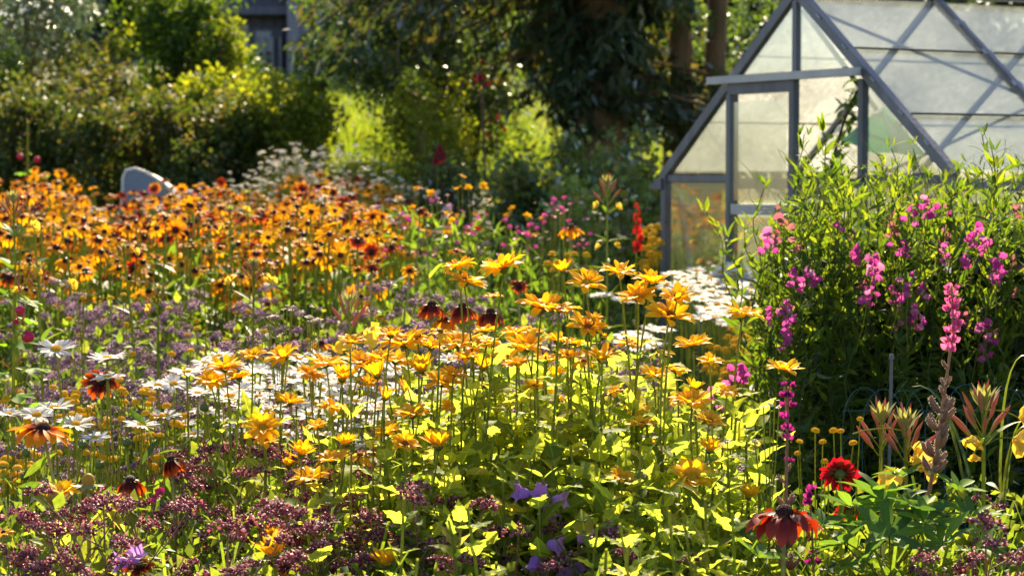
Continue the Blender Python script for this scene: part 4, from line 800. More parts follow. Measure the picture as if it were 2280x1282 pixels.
# the rest of the field, past the countable front
mbs = {k: MB() for k in FH if k != 'seed'}; mst = MB()
for (px, x, y) in SP[300:]:
    b = at(x, y); back = float(S(8.5, 13, y)); h = U(.56, .84)+.05*back+.06*math.sin(px*.02)-.07*(255 < px < 440); kind = 'rud_dark' if RN.random() < .28 else RN.choice(('rud_gold', 'rud_orange', 'rud_orange'))
    Mx = np.array(Matrix.Translation((b.x, b.y, b.z+h)) @ axis_mat((0, 0, 0), (U(-.5, .5), U(-1.2, .1), .8), U(.031, .046)))
    el = RN.choice((.15, 0, -.25, -.6)); pm = np.array([Mx@m for m in pets(12, .16, .86, el)]); mbs[kind].scatter(blade(3, petal_prof(.19), .25, .5), pm, NP.random(12)*.3)
    V, F, T = lathe([(.21, -.05), (.22, .08), (.16, .2), (.02, .25)], 6); mst.add(V@Mx[:3, :3].T+Mx[:3, 3], F, T, 0); mst.add(*tube([tuple(b), (b.x, b.y, b.z+h)], .004, 4), 1)
for k in mbs: tag(part('rudbeckia_field', mbs[k].mesh('far_field', M[k])), {'rud_orange': 'orange rudbeckia petals at the crowded back of the field', 'rud_gold': 'golden rudbeckia petals at the crowded back of the field', 'rud_dark': 'maroon rudbeckia petals at the crowded back of the field'}[k], 'flowers', kind='stuff')
tag(part('rudbeckia_field', mst.mesh('far_field', [M['rud_disc'], M['stem']])), 'dark cones and stems at the crowded back of the field', 'flowers', kind='stuff')
# ================================================================== oregano
def cluster(n=46, R=1.0):
    """a domed head of small bracts, radius about 1"""
    d = rdirs(n*2); d = d[d[:, 2] > -.35][:n]; p = d*np.array([1, 1, .75])*NP.uniform(.7, 1, len(d))[:, None]
    return frames(p, d, rdirs(len(d)), np.stack([NP.uniform(.14, .2, len(d)), NP.uniform(.22, .34, len(d)), NP.uniform(.14, .2, len(d))], 1))
CLM = {k: [] for k in ('oregano', 'oregano_pale')}
for k_ in CLM:
    for _ in range(6):
        mb = MB()
        for j in range(3):
            q = cluster(26); q[:, :3, :] *= .6; q[:, :3, 3] += np.array((math.cos(j*2.1), math.sin(j*2.1), U(-.2, .3)))*.48; mb.scatter(OCT, q)
        kk = 16; dq = rdirs(kk, .9); mb.scatter(quad_leaf(.5), frames(dq*np.array([.95, .95, .8]), rdirs(kk, .2), dq, .2), NP.uniform(.8, 1, kk)); CLM[k_].append(mb.mesh('flower_cluster', M[k_]))
OLEAF = [one(blade(2, prof(.3, .75), .2, .4), 'leaf', M['oregano_leaf'])]
OL = blade(2, prof(.3, .75), .2, .4)
def oregano_proto(kind, H, ncl, spread, csz):
    root = thing('oregano', 'x', 'herb', (0, 0, 0)); st = MB(); tips = []
    main = bez((0, 0, 0), (U(-.04, .04), U(-.04, .04), H*.5), (U(-.05, .05), U(-.04, .04), H), 8); st.add(*tube(main, np.linspace(.0026, .0016, 9), 5)); tips.append(main[-1])
    for i in range(ncl-1):
        t = U(.52, .93); f = t*8; k = int(f); p = main[k]+(main[min(k+1, 8)]-main[k])*(f-k); a = U(0, 6.28); l = spread*(1.15-t)*1.7*U(.7, 1.2); e = p+np.array((math.cos(a)*l, math.sin(a)*l, l*U(.7, 1.3)))
        st.add(*tube(bez(p, p+(e-p)*np.array((.6, .6, .35)), e, 4), .0012, 4)); tips.append(e)
    part('stem', st.mesh('stem', M['red_stem' if kind == 'oregano' else 'stem']), root)
    for e in tips: part('flower_cluster', RN.choice(CLM[kind]), root, axis_mat(tuple(e), (U(-.3, .3), U(-.3, .3), 1), csz*U(.6, 1.2)))
    k = 40; ii = NP.integers(2, 9, k); mb = MB(); mb.scatter(OL, frames(main[ii]+NP.normal(size=(k, 3))*.004, rdirs(k, .3), rdirs(k, 2), NP.uniform(.025, .045, k))); part('foliage', mb.mesh('foliage', M['oregano_leaf']), root)
    return root
OP = [oregano_proto('oregano', U(.6, .68), 8, .18, .025) for _ in range(6)]; OPP = [oregano_proto('oregano_pale', U(.58, .68), 10, .14, .021) for _ in range(4)]
used_proto = set()
def oregano(px, y, protos, label, group, s=1.0):
    pr = RN.choice(protos)
    if pr.name not in used_proto: used_proto.add(pr.name); o = pr
    else: o = copy_tree(pr)
    x = X_of(px, y); o.location = at(x, y); o.rotation_euler = (U(-.12, .12), U(-.12, .12), U(0, 6.28)); o.scale = (s, s, s); tag(o, label, 'herb', group); return o
# maroon heads along the bottom; y follows from the height at which the heads show
def oreg_at(px, py, label, group, protos=None):
    if RN.random() < (.62 if px < 330 else .5 if py > 1040 else .1): return
    s = U(.92, 1.12); hgt = .64*s; y = (CAMH-hgt)/((py-395)/FPX); y = min(max(y, 3.55), 6.8); oregano(px, y, protos or OP, label, group, s)
for px, py in [(430, 1000), (470, 1040), (530, 1010), (590, 1015), (520, 1070), (450, 1090), (600, 1080), (640, 1050), (560, 1110), (490, 1140), (420, 1150), (360, 1160), (610, 1150), (680, 1130), (720, 1100), (750, 1150), (700, 1190), (640, 1210), (560, 1190), (500, 1210), (440, 1230), (380, 1240), (330, 1200),
               (800, 1090), (840, 1060), (830, 1130), (780, 1200), (850, 1190), (900, 1150), (920, 1210), (720, 1240), (820, 1240), (600, 1250), (690, 960), (720, 990), (640, 980), (860, 1020), (560, 1040)]:
    oreg_at(px, py, 'maroon oregano in bottom left thicket', 'maroon oregano thicket at the bottom')
for px, py in [(960, 1040), (1010, 1070), (1060, 1030), (1150, 1020), (1110, 1060), (1030, 1110), (1080, 1120), (1140, 1110), (1170, 1170), (1090, 1180), (1020, 1180), (960, 1150), (1130, 1230), (1190, 1230), (1060, 1240), (980, 1230), (1290, 1180), (1330, 1160), (1310, 1050), (1360, 1230), (1250, 1240), (1070, 980), (1040, 950), (1370, 1120)]:
    oreg_at(px, py, 'maroon oregano around violet bellflowers', 'maroon oregano near the bellflowers')
for px, py in [(30, 1140), (70, 1100), (60, 1180), (120, 1160), (150, 1200), (40, 1220), (90, 1240), (200, 1180), (230, 1220), (180, 1250), (260, 1190), (20, 1270), (120, 1270), (270, 1250), (170, 1130), (240, 1120), (60, 1060), (110, 1050), (280, 1020), (340, 1110), (300, 1140), (30, 1090)]:
    oreg_at(px, py, 'pinkish oregano in bottom left carpet', 'oregano carpet at bottom left')
for px, py in [(2180, 1090), (2210, 1150), (2160, 1120), (2240, 1180), (2200, 1200), (2260, 1240), (2150, 1180)]:
    oreg_at(px, py, 'maroon oregano beside lupin leaves', 'oregano at the bottom right')
for _ in range(170):
    y = U(5.7, 7.7); px = U(150, 1010) if RN.random() < .6 else (U(-30, 200) if RN.random() < .3 else U(950, 1480))
    oregano(px, y, OPP, 'lilac oregano in the shaded band', 'lilac oregano band', U(.95, 1.15))
for px, y in [(460, 6.0), (480, 6.2), (450, 6.4), (500, 6.1), (900, 6.3), (930, 6.0), (880, 6.1), (940, 6.4), (960, 5.9), (990, 6.2), (870, 5.8)]:
    oregano(px, y, OPP, 'taller lilac oregano at band front', 'taller lilac oregano', U(1.15, 1.28))
for px, y in [(20, 5.3), (40, 5.1), (10, 5.0), (60, 5.2), (35, 4.95)]: oregano(px, y, OPP, 'violet oregano at left edge', 'violet oregano at left edge', 1.02)
# ================================================================== yellow button chamomile
BTN = bumpy_disc(1.0, .75, 22, .14).mesh('flower_head', M['yellow_disc']); BRAY = MB().scatter(blade(2, petal_prof(.3), .2, .6), np.array(pets(11, .85, .62, -.5))).mesh('ray', M['yellow_disc'])
def button_plant(heads, y, label, group, s=.0108, rays=False):
    pts = [P(px, py, y+U(-.08, .08)) for px, py in heads]; b = at(sum(p.x for p in pts)/len(pts), y); root = thing('yellow_chamomile', label, 'flower', b, group); st = MB(); node = Vector((0, 0, (min(p.z for p in pts)-b.z)*.6))
    st.add(*tube(bez((0, 0, 0), (.01, 0, .2), node, 4), .0018, 4))
    for p in pts:
        e = p-b; st.add(*tube(bez(node, (e.x*.8, e.y*.8, node.z*.5+e.z*.5), e, 5), .0013, 4)); h = part('flower_head', BTN, root, axis_mat(e, (U(-.25, .25), U(-.4, .1), 1), s*U(.8, 1.15)))
        if rays: part('ray', BRAY, h)
    part('stem', st.mesh('stem', M['stem']), root); k = 30; mb = MB(); mb.scatter(QN, frames(np.array([(U(-.03, .03), U(-.03, .03), U(.15, .8)*node.z*1.3) for _ in range(k)]), rdirs(k, .8), rdirs(k), NP.uniform(.02, .05, k))); part('foliage', mb.mesh('foliage', M['grass']), root)
for i in range(34):
    cx, cyy = U(20, 400), U(870, 1030)
    button_plant([(cx+U(-28, 28), cyy+U(-26, 30)) for _ in range(RN.choice((2, 3, 3, 4)))], U(4.8, 5.5), 'yellow buttons among left daisies', 'yellow buttons among the daisies')
button_plant([(13, 890)], 4.9, 'single yellow button at left picture edge below hollyhock', None); button_plant([(118, 864), (142, 878), (170, 885)], 4.95, 'three yellow buttons below the tipped tall daisy', None)
button_plant([(275, 877), (303, 897), (318, 876)], 4.95, 'yellow buttons right of the dark red rudbeckia', None); button_plant([(382, 790), (424, 783)], 5.3, 'two yellow buttons high above the drift left corner', None); button_plant([(330, 876), (337, 878), (443, 920)], 5.2, 'small yellow buttons at the drift left corner', None)
for i in range(10): button_plant([(U(0, 60), U(1020, 1120)) for _ in range(2)], U(4.6, 5.2), 'yellow button low at left edge', 'yellow buttons at the left edge')
for hs, lab in [([(1815, 960), (1832, 985)], 'two yellow buttons in front of the dark wire fence'), ([(1856, 960), (1872, 961), (1915, 934)], 'three yellow buttons on thin stalks before the wire fence'), ([(1836, 1028), (1845, 1044)], 'yellow button touching the red dahlia'), ([(1600, 1030), (1598, 1056)], 'yellow button pair right of the large low false sunflower'),
                ([(1900, 988), (1776, 1010), (1780, 985)], 'yellow buttons behind the dark lupin spike'), ([(1950, 1142)], 'yellow button under the lupin leaves')]: button_plant(hs, 4.3, lab, None, .0078, False)
# small golden coreopsis before the greenhouse
for i in range(40):
    y = U(6.6, 8); px, py = U(1590, 1740), U(735, 850)
    button_plant([(px+U(-22, 22), py+U(-16, 16)) for _ in range(4)], y, 'golden flowers before the sweet peas', 'golden flowers before the sweet peas', .011, True)
for i in range(12): button_plant([(U(1425, 1475), U(505, 600)) for _ in range(3)], U(9.5, 10.2), 'yellow flowers by greenhouse corner', 'yellow flowers at greenhouse corner', .018, True)
for i in range(9): button_plant([(U(1215, 1320), U(565, 610)) for _ in range(2)], U(6.6, 7.4), 'small yellow bloom behind the clump', 'yellow blooms behind the clump', .011, True)
for i in range(30): button_plant([(U(60, 700), U(600, 800)) for _ in range(1)], U(5.8, 7), 'yellow dot in lilac oregano', 'yellow dots in the oregano', .009, False)
# ================================================================== daisies before the greenhouse
GDH = []
for el in (.1, .25, .0):
    mb = MB(); mb.scatter(blade(3, petal_prof(.15), .2, .25), np.array(pets(20, .22, .8, el)), NP.random(20)); GDH.append(mb.mesh('petals', M['white_petal']))
def far_daisy(px, py, y, R, label, group):
    p = P(px, py, y); b = at(p.x, y); root = thing('greenhouse_daisy', label, 'flower', b, group); e = p-b; part('stem', MB().add(*tube(stem_path((0, 0, 0), e, 5), .003, 4)).mesh('stem', M['stem']), root)
    h = part('flower_head', RN.choice(GDH), root, axis_mat(e, (U(-.2, .2), U(-.3, 0), 1), R)); part('disc', DISC['daisy'], h)
GD = []
for r, (py0, x0, x1, n, y) in enumerate([(598, 1590, 1720, 6, 8.9), (612, 1490, 1720, 11, 8.7), (628, 1480, 1720, 12, 8.5), (643, 1530, 1730, 11, 8.3), (658, 1480, 1720, 10, 8.1), (672, 1530, 1720, 8, 7.9), (690, 1550, 1700, 6, 7.7), (712, 1550, 1640, 4, 7.5), (740, 1370, 1480, 5, 7.3), (765, 1370, 1470, 4, 7.1), (665, 1330, 1400, 2, 8.0)]):
    for i in range(n): far_daisy(x0+(x1-x0)*(i+.5)/n+U(-12, 12), py0+U(-8, 8), y+U(-.15, .15), U(.044, .05), 'white daisy in the greenhouse bank', 'daisies before the greenhouse')
# ================================================================== dark grass, undergrowth (nobody could count these)
def undergrowth():
    n = 46000; y = 2.9+12*NP.random(n)**1.25; x = NP.uniform(-.27, .27, n)*y; g = ground(x, y); h = NP.uniform(.1, .36, n)*(1-.25*S(8, 14, y)); h *= np.where((x > .5) & (y < 7), .85, 1)
    pos = np.stack([x, y, g+NP.random(n)*.1], 1); d = nrm(np.stack([NP.normal(size=n)*.28, NP.normal(size=n)*.28, np.ones(n)], 1))
    mb = MB(); mb.scatter(blade(3, lambda t: .018*(1-t**2)+.001, 0, .7, 2), frames(pos, d, rdirs(n), h*1.25)); tag(part('meadow_grass', mb.mesh('grass', M['grass'])), 'fine green grass filling the flower meadow', 'grass', kind='stuff')
    n = 42000; y = 2.9+11*NP.random(n)**1.3; x = NP.uniform(-.27, .27, n)*y; g = ground(x, y); z = NP.uniform(.02, .5, n)
    pos = np.stack([x, y, g+z], 1); d = rdirs(n, .5); mb = MB(); mb.scatter(blade(2, prof(.22, .75), .2, .5), frames(pos, d, rdirs(n, 2), NP.uniform(.03, .085, n))); tag(part('undergrowth', mb.mesh('under', M['under'])), 'low leafy growth beneath the meadow flowers', 'undergrowth', kind='stuff')
    n = 9000; y = 3.6+4.5*NP.random(n); x = NP.uniform(-.25, .1, n)*y; g = ground(x, y); pos = np.stack([x, y, g+NP.uniform(.2, .62, n)], 1)
    mb = MB(); mb.scatter(OCT, frames(pos, rdirs(n, 1), rdirs(n), np.tile([[.0016, .004, .0016]], (n, 1)))); 
    k = 350; y = 3.6+4.5*NP.random(k); x = NP.uniform(-.25, .1, k)*y; pos = np.stack([x, y, ground(x, y)], 1); mb.scatter(blade(3, lambda t: .004*(1-t)+.001, 0, .3, 2), frames(pos, nrm(np.stack([NP.normal(size=k)*.15, NP.normal(size=k)*.15, np.ones(k)], 1)), rdirs(k), NP.uniform(.4, .6, k)))
    tag(part('dry_grass', mb.mesh('dry', M['dry'])), 'hazy dry grass heads among the oregano', 'grass', kind='stuff')
undergrowth()
def low_herbs():
    n = 16000; y = NP.uniform(3.3, 4.7, n); x = NP.uniform(-.25, .25, n)*y; z = NP.uniform(.3, .66, n)*(1-.15*(4.7-y)/1.4)
    mb = MB(); mb.scatter(OL, frames(np.stack([x, y, ground(x, y)+z], 1), rdirs(n, .5), rdirs(n, 1.5), NP.uniform(.018, .045, n)))
    k = 700; y = NP.uniform(3.6, 4.7, k); x = NP.uniform(-.25, .25, k)*y; mb.scatter(blade(4, lambda t: .0035*(1-t)+.0008, 0, .9, 2), frames(np.stack([x, y, ground(x, y)], 1), nrm(np.stack([NP.normal(size=k)*.15, NP.normal(size=k)*.15, np.ones(k)], 1)), rdirs(k), NP.uniform(.5, .74, k)))
    tag(part('low_herbs', mb.mesh('herbs', M['oregano_leaf'])), 'sunlit small herb leaves among the front flowers', 'herbs', kind='stuff')
low_herbs()
def clump_leaves():
    n = 2100; y = NP.uniform(3.75, 4.7, n); px = NP.uniform(860, 1700, n); px = np.where((px > 1130) & (px < 1320) & (y < 4.05), px+220, px); x = (px-1140)/FPX*y; top = .585+(y-3.55)*.27-.1*np.abs((px-1280)/440)**3
    z = top-NP.random(n)**1.6*.3; mb = MB(); tp = blade(5, lambda t: .22*np.sin(np.pi*np.clip(t, 0, 1)**.62)**1.1, .25, .5, 3, .08)
    el = NP.uniform(-.1, 1.0, n); az = NP.uniform(0, 6.283, n); dd = np.stack([np.cos(az)*np.cos(el), np.sin(az)*np.cos(el), np.sin(el)], 1)
    mb.scatter(tp, frames(np.stack([x, y, z], 1), dd, rdirs(n, 1.5), NP.uniform(.03, .065, n))); tag(part('clump_foliage', mb.mesh('clump', M['helio_leaf'])), 'small yellow green leaves filling the false sunflower clump', 'leaves', kind='stuff')
clump_leaves()
# ================================================================== bellflowers
def bell_mesh():
    a = np.arange(15)*2*math.pi/15; rows = [(.12, 0), (.32, .12), (.42, .4), (.44, .7), (.6, .95), (.78, 1.08)]; V = []; T = []
    for i, (r, z) in enumerate(rows):
        for j, t in enumerate(a):
            lob = 1+(.22*math.cos(5*t) if i >= 4 else 0); V.append((r*math.cos(t)*(lob if i == 5 else 1), r*math.sin(t)*(lob if i == 5 else 1), z+(.16*math.cos(5*t) if i == 5 else (.05*math.cos(5*t) if i == 4 else 0)))); T.append((j/15, i/5, 0))
    return MB().add(V, [(i*15+j, i*15+(j+1) % 15, (i+1)*15+(j+1) % 15, (i+1)*15+j) for i in range(5) for j in range(15)], T).mesh('bell', M['bell'])
BELL = bell_mesh(); BCAL = MB().scatter(blade(2, prof(.15, .7), .2, -.4), np.array(pets(5, .08, .45, .6))).mesh('sepal', M['calyx'])
def bellflower(label, y, top, bells, x0):
    t = P(*top, y); b = at(X_of(x0, y), y); root = thing('bellflower', label, 'flower', b, None); path = stem_path((0, 0, 0), t-b, 9, .02); st = MB(); st.add(*tube(path, np.linspace(.0035, .0022, 10), 6))
    for px, py, dx, dz in bells:
        p = P(px, py, y-.02)-b; d = Vector((dx, -.35, dz)).normalized(); s0 = p-d*.012; k = min(range(len(path)), key=lambda i: abs(path[i][2]-(s0.z-.01))); st.add(*tube(bez(path[k], (path[k]+np.array(s0))/2+np.array((0, 0, .005)), s0, 4), .0016, 4))
        h = part('bell', BELL, root, axis_mat(s0, d, .023)); part('sepal', BCAL, h)
    part('stem', st.mesh('stem', M['red_stem']), root)
    for _ in range(9): put_leaf(root, path[RN.randint(4, 9)], U(0, 6.28), U(0, .8), U(.035, .06), RLEAF)
bellflower('violet bellflower with four bells above the oregano', 4.0, (1210, 1065), [(1165, 1097, -1, .2), (1208, 1102, -.3, .3), (1243, 1112, 1, .1), (1222, 1138, .3, -.9)], 1195)
bellflower('bellflower with one wide bell and one hanging low', 3.9, (1255, 1190), [(1232, 1213, .9, -.1), (1190, 1252, -.2, -1)], 1190)
bellflower('pale bellflower with three small bells at bottom right of thicket', 3.9, (1290, 1160), [(1297, 1194, .3, .7), (1290, 1265, .4, -.7), (1265, 1274, -.9, -.1)], 1292)
bellflower('lone violet bellflower at the bottom left edge', 3.85, (300, 1230), [(272, 1252, -1, .1), (300, 1240, .2, .6)], 300)
# ================================================================== lupins
LUPB = MB(); LUPB.scatter(blade(3, prof(.34, .8), .6, -.7), np.array([MX(q) for q in frames([(0, 0, 0), (0, 0, 0)], [(.9, .25, .5), (.9, -.25, .5)], [(0, 1, .3), (0, -1, .3)], 1)])); LUPB.scatter(blade(3, prof(.38, .8), .5, -.9), frames([(0, 0, .05)], (.55, 0, 1), (-1, 0, .6), .9))
LB = {k: None for k in ('lup_pink', 'lup_dark')}
for k_ in LB: LB[k_] = LUPB.mesh('blossom', M[k_])
def pod_mesh():
    mb = MB(); mb.add(*tube(bez((0, 0, 0), (.4, 0, .35), (.5, 0, 1), 6), np.array([.03, .11, .16, .17, .15, .1, .02]), 9)); return mb
_pm = pod_mesh(); POD = _pm.mesh('pod', M['lup_pod']); _ph = MB(); _k = 220; _t = NP.integers(1, 6, _k); _pp = bez((0, 0, 0), (.35, 0, .35), (.5, 0, 1), 6)[_t]; _dd = rdirs(_k); _ph.scatter(quad_leaf(.035), frames(_pp+_dd*.13, _dd, rdirs(_k), .1)); PODH = _ph.mesh('pod_hair', M['lup_hair'])
LFT = [one(blade(5, prof(.15, 1.1), .3, c), 'leaflet', M['lup_leaf']) for c in (.0, .3, .5)]
def lupin_leaf(root, p, stemp, s, tiltx=0, tilty=0, n=8):
    lf = part('leaf', MB().add(*tube(bez(stemp, (np.array(stemp)+np.array(p))/2+np.array((0, 0, -.02)), p, 4), .0016, 5)).mesh('leaf_stalk', M['stem']), root)
    R = Euler((tiltx, tilty, U(0, 6.28))).to_matrix().to_4x4()
    for m in pets(n, .01, 1, .35, .06, .15, .08): part('leaflet', RN.choice(LFT), lf, Matrix.Translation(tuple(p)) @ R @ Matrix.Scale(s, 4) @ MX(m))
def lupin(label, y, base_px, pts, flowers, pods, leaves, fm, r=.0045):
    b = at(X_of(base_px[0], y), y); root = thing('lupin', label, 'flower', b); pp = [P(px, py, y)-b for px, py in pts]; pp = [Vector((0, 0, 0))]+pp; path = []
    for i in range(len(pp)-1):
        for k in range(6): path.append(pp[i].lerp(pp[i+1], k/6))
    path.append(pp[-1]); part('stem', MB().add(*tube(path, np.linspace(r, r*.45, len(path)), 6)).mesh('stem', M['red_stem']), root)
    def on(py):
        z = P(0, py, y).z-b.z; return min(path, key=lambda q: abs(q.z-z))
    for py, w_, dn in flowers:
        p = on(py)
        for j in range(dn):
            a = 2*math.pi*(j+U(-.2, .2))/dn+U(0, 6); part('blossom', LB[fm], root, Matrix.Translation(p) @ Matrix.Rotation(a, 4, 'Z') @ Matrix.Rotation(U(-.3, .2), 4, 'Y') @ Matrix.Translation((.006, 0, 0)) @ Matrix.Scale(w_/FPX*y, 4))
    for py, w_, dn in pods:
        p = on(py)
        for j in range(dn):
            a = 2*math.pi*(j+U(-.2, .2))/dn+U(0, 6); o = part('pod', POD, root, Matrix.Translation(p) @ Matrix.Rotation(a, 4, 'Z') @ Matrix.Rotation(U(.0, .45), 4, 'Y') @ Matrix.Scale(w_/FPX*y, 4)); part('pod_hair', PODH, o)
    for px, py, dy, s, tx, ty in leaves: p = P(px, py, y+dy)-b; lupin_leaf(root, tuple(p), tuple(on(min(1282, py+90))), s*1.3, tx, ty)
lupin('tall lupin with pink blossom top, pale hairy pods and fresh leaves', 4.1, (2010, 1282), [(1985, 1290), (2070, 1090), (2088, 980), (2105, 860), (2122, 740), (2119, 640)],
      [(645+i*16, 14+min(i, 5)*1.5, 4 if i < 5 else 3) for i in range(9)], [(770, 18, 1), (822, 24, 1)]+[(852+i*13, 24, 2) for i in range(4)]+[(930+i*18, 42, 3) for i in range(8)],
      [(1895, 1130, -.1, .052, .3, .1), (1950, 1105, -.05, .056, .1, -.1), (2010, 1060, .05, .04, -.2, .1), (2045, 1135, -.12, .052, .2, .2), (2130, 1090, -.05, .05, -.1, .3), (2160, 1150, -.1, .05, .3, .2), (1980, 1190, -.18, .06, .6, .1), (1880, 1210, -.2, .06, .5, -.2), (2100, 1210, -.2, .055, .6, 0), (1930, 1250, -.25, .055, .6, .2), (2060, 1165, -.15, .05, .5, -.3), (1830, 1170, -.05, .05, .2, .3), (1985, 1130, -.1, .05, .3, .4), (2180, 1220, -.1, .05, .4, .1), (1910, 1170, -.1, .05, .4, 0)], 'lup_pink')
lupin('dark purple lupin spike going to seed behind rust red rudbeckia', 3.95, (1745, 1282), [(1748, 1290), (1750, 1150), (1752, 1000), (1755, 860)],
      [(858, 13, 5), (872, 15, 4), (890, 17, 3), (908, 18, 3), (930, 18, 3), (958, 17, 3), (985, 16, 2), (1015, 14, 2)], [(1085, 26, 1), (1060, 22, 1), (1120, 30, 4), (1190, 40, 4), (1230, 40, 4), (1260, 42, 4)], [(1690, 1240, -.1, .05, .4, .1), (1650, 1190, .05, .045, .2, .1)], 'lup_dark')
lupin('thin lupin stalk with fading violet blossoms left of lupin leaves', 3.95, (1812, 1282), [(1812, 1290), (1808, 1180), (1802, 1090)], [(1088, 14, 3), (1105, 16, 3), (1125, 20, 2), (1180, 16, 2), (1230, 14, 2), (1252, 16, 3)], [], [], 'lup_dark', .003)
# ================================================================== red dahlia
def dahlia(label, px, py, wd, y, d):
    p = P(px, py, y); b = at(p.x+.01, y+.05); root = thing('dahlia', label, 'flower', b); e = p-b; R = wd/2/FPX*y; dv = Vector(d).normalized(); nk = e-dv*R*.3
    path = bez((0, 0, 0), (nk.x, nk.y-.02, nk.z*.75), tuple(nk), 9); part('stem', MB().add(*tube(path, np.linspace(.004, .003, 10), 6)).mesh('stem', M['stem']), root)
    h = part('flower_head', CAL['bud'], root, axis_mat(e, d, R)); part('disc', DISC['rud'], h)
    for ly, (n, el, L) in enumerate(((14, -.05, .95), (13, .3, .85), (10, .7, .65))):
        for m in pets(n, .14, L, el): part('petal', RN.choice(PM['dahlia']), h, MX(m))
    for _ in range(4): put_leaf(root, path[RN.randint(3, 7)], U(0, 6.28), U(0, .7), .07, HLEAF)
dahlia('crimson dahlia seen from behind in front of the wire fence', 1870, 1054, 86, 4.2, (.05, .85, .45)); dahlia('dark crimson dahlia hidden below the lupin leaves', 1890, 1138, 66, 4.4, (.1, .5, .6))
# ================================================================== evening primroses
PBUD = MB().add(*tube(bez((0, 0, 0), (.02, 0, .5), (0, 0, 1), 6), np.array([.035, .06, .085, .09, .075, .045, .008]), 6)).mesh('bud', M['prim_bud'])
PFL = MB(); PFL.scatter(blade(7, lambda t: .56*np.sin(np.pi*np.clip(t, 0, 1)**1.4*.85)**.8+.03, .3, -.5, 7, .05, .25), np.array(pets(4, .05, 1, .75, .08, .15, .35))); PFL = PFL.mesh('blossom', M['prim_yellow'])
PTIP = MB(); PTIP.scatter(QN, np.array(pets(14, .02, 1, 1.15, eljit=.3))); PTIP = PTIP.mesh('bud_tuft', M['pale_stem'])
PLF = [one(blade(5, prof(.1, .75), .25, c), 'leaf', M['under']) for c in (.3, .7)]
def primrose(label, y, base_px, top, nb, blen, flowers, leaves=12, group=None, lit=None):
    t = P(*top, y); b = at(X_of(base_px, y), y); root = thing('evening_primrose', label, 'flower', b, group); e = t-b; path = bez((0, 0, 0), (e.x*.3, 0, e.z*.6), tuple(e), 10); st = MB(); st.add(*tube(path, np.linspace(.005, .0032, 11), 6))
    for j in range(nb):
        a = j*2.4; f = j/max(1, nb-1); p = path[-1]-np.array((0, 0, .055*f*blen/.045)); sp = .15+.75*f; d = Vector((math.cos(a)*sp, math.sin(a)*sp, 1)).normalized(); q = Vector(p)+d*blen*.55; st.add(*tube([p, q], .0012, 4)); part('bud', PBUD, root, axis_mat(q, d, blen*U(.8, 1.15)*(.5+.5*f)))
    part('bud_tuft', PTIP, root, axis_mat(e, (0, 0, 1), blen*.9))
    for px, py, s, dx, dz in flowers:
        p = P(px, py, y-.02)-b; k = min(range(11), key=lambda i: abs(path[i][2]-p.z-.01)); d = Vector((dx, -.3, dz)).normalized(); st.add(*tube(bez(path[k], (path[k]+np.array(p))/2+np.array((0, 0, .015)), tuple(p), 5), .0016, 4)); part('blossom', PFL, root, axis_mat(p, d, s/FPX*y))
    part('stem', st.mesh('stem', M['stem']), root)
    for i in range(leaves): put_leaf(root, path[RN.randint(3, 9)], U(0, 6.28), U(.1, .9), U(.05, .1), PLF)
primrose('evening primrose with pink bud crown at right, yellow flowers hanging', 4.3, 2200, (2190, 915), 18, .062, [(2170, 970, 34, -.2, -.5), (2255, 975, 48, .9, -.5), (2268, 930, 36, 1, .3), (2168, 1010, 20, .2, -1)], 14)
primrose('evening primrose with bud crown left of the hairy pods', 4.35, 1965, (1962, 945), 13, .055, [(1958, 1052, 62, .9, -.6)], 8)
primrose('evening primrose with pink buds and wilted yellow blossom', 4.25, 2022, (2018, 960), 14, .055, [(2035, 1035, 48, .3, .4), (2060, 1050, 34, .9, -.2), (1900, 965, 0.1, 0, 1)], 8)
primrose('evening primrose seed crown standing before lilac oregano', 5.2, 785, (778, 690), 12, .055, [(762, 755, 34, .1, -.9), (808, 747, 40, 1, .1)], 6)
primrose('evening primrose with pale green stem in the oregano band', 5.9, 555, (565, 600), 12, .04, [(514, 628, 15, -.6, .2), (590, 622, 17, .7, .4), (605, 625, 14, 1, .2)], 22)
primrose('evening primrose in dark bud at left field edge', 6.4, 40, (30, 455), 12, .05, [(70, 505, 20, .8, .2), (5, 510, 18, -.8, .2)], 14)
primrose('evening primrose with yellow flowers above hollyhock leaves', 5.6, 100, (85, 610), 8, .04, [(82, 613, 17, .1, .4), (155, 635, 19, .6, .2), (40, 650, 14, -.3, .4)], 14)
primrose('tall evening primrose with two opening flowers before raspberries', 8.2, 1352, (1352, 420), 10, .06, [(1332, 458, 13, -.5, .2), (1372, 460, 14, .6, .2), (1335, 550, 11, -.5, .2), (1370, 548, 12, .5, .2)], 26)
primrose('thin evening primrose leaning in the middle oregano', 6.3, 330, (275, 560), 5, .03, [(300, 562, 12, .8, .3)], 20); primrose('short evening primrose with green seed stalk', 6.0, 345, (352, 655), 5, .035, [(335, 690, 14, -.5, .2)], 16)
primrose('evening primrose standing in the orange field at centre', 8.2, 515, (512, 480), 6, .05, [(500, 510, 16, -.5, .3)], 20); primrose('evening primrose at the right end of the orange field', 8.6, 556, (552, 440), 5, .04, [(545, 470, 14, .5, .4)], 20)
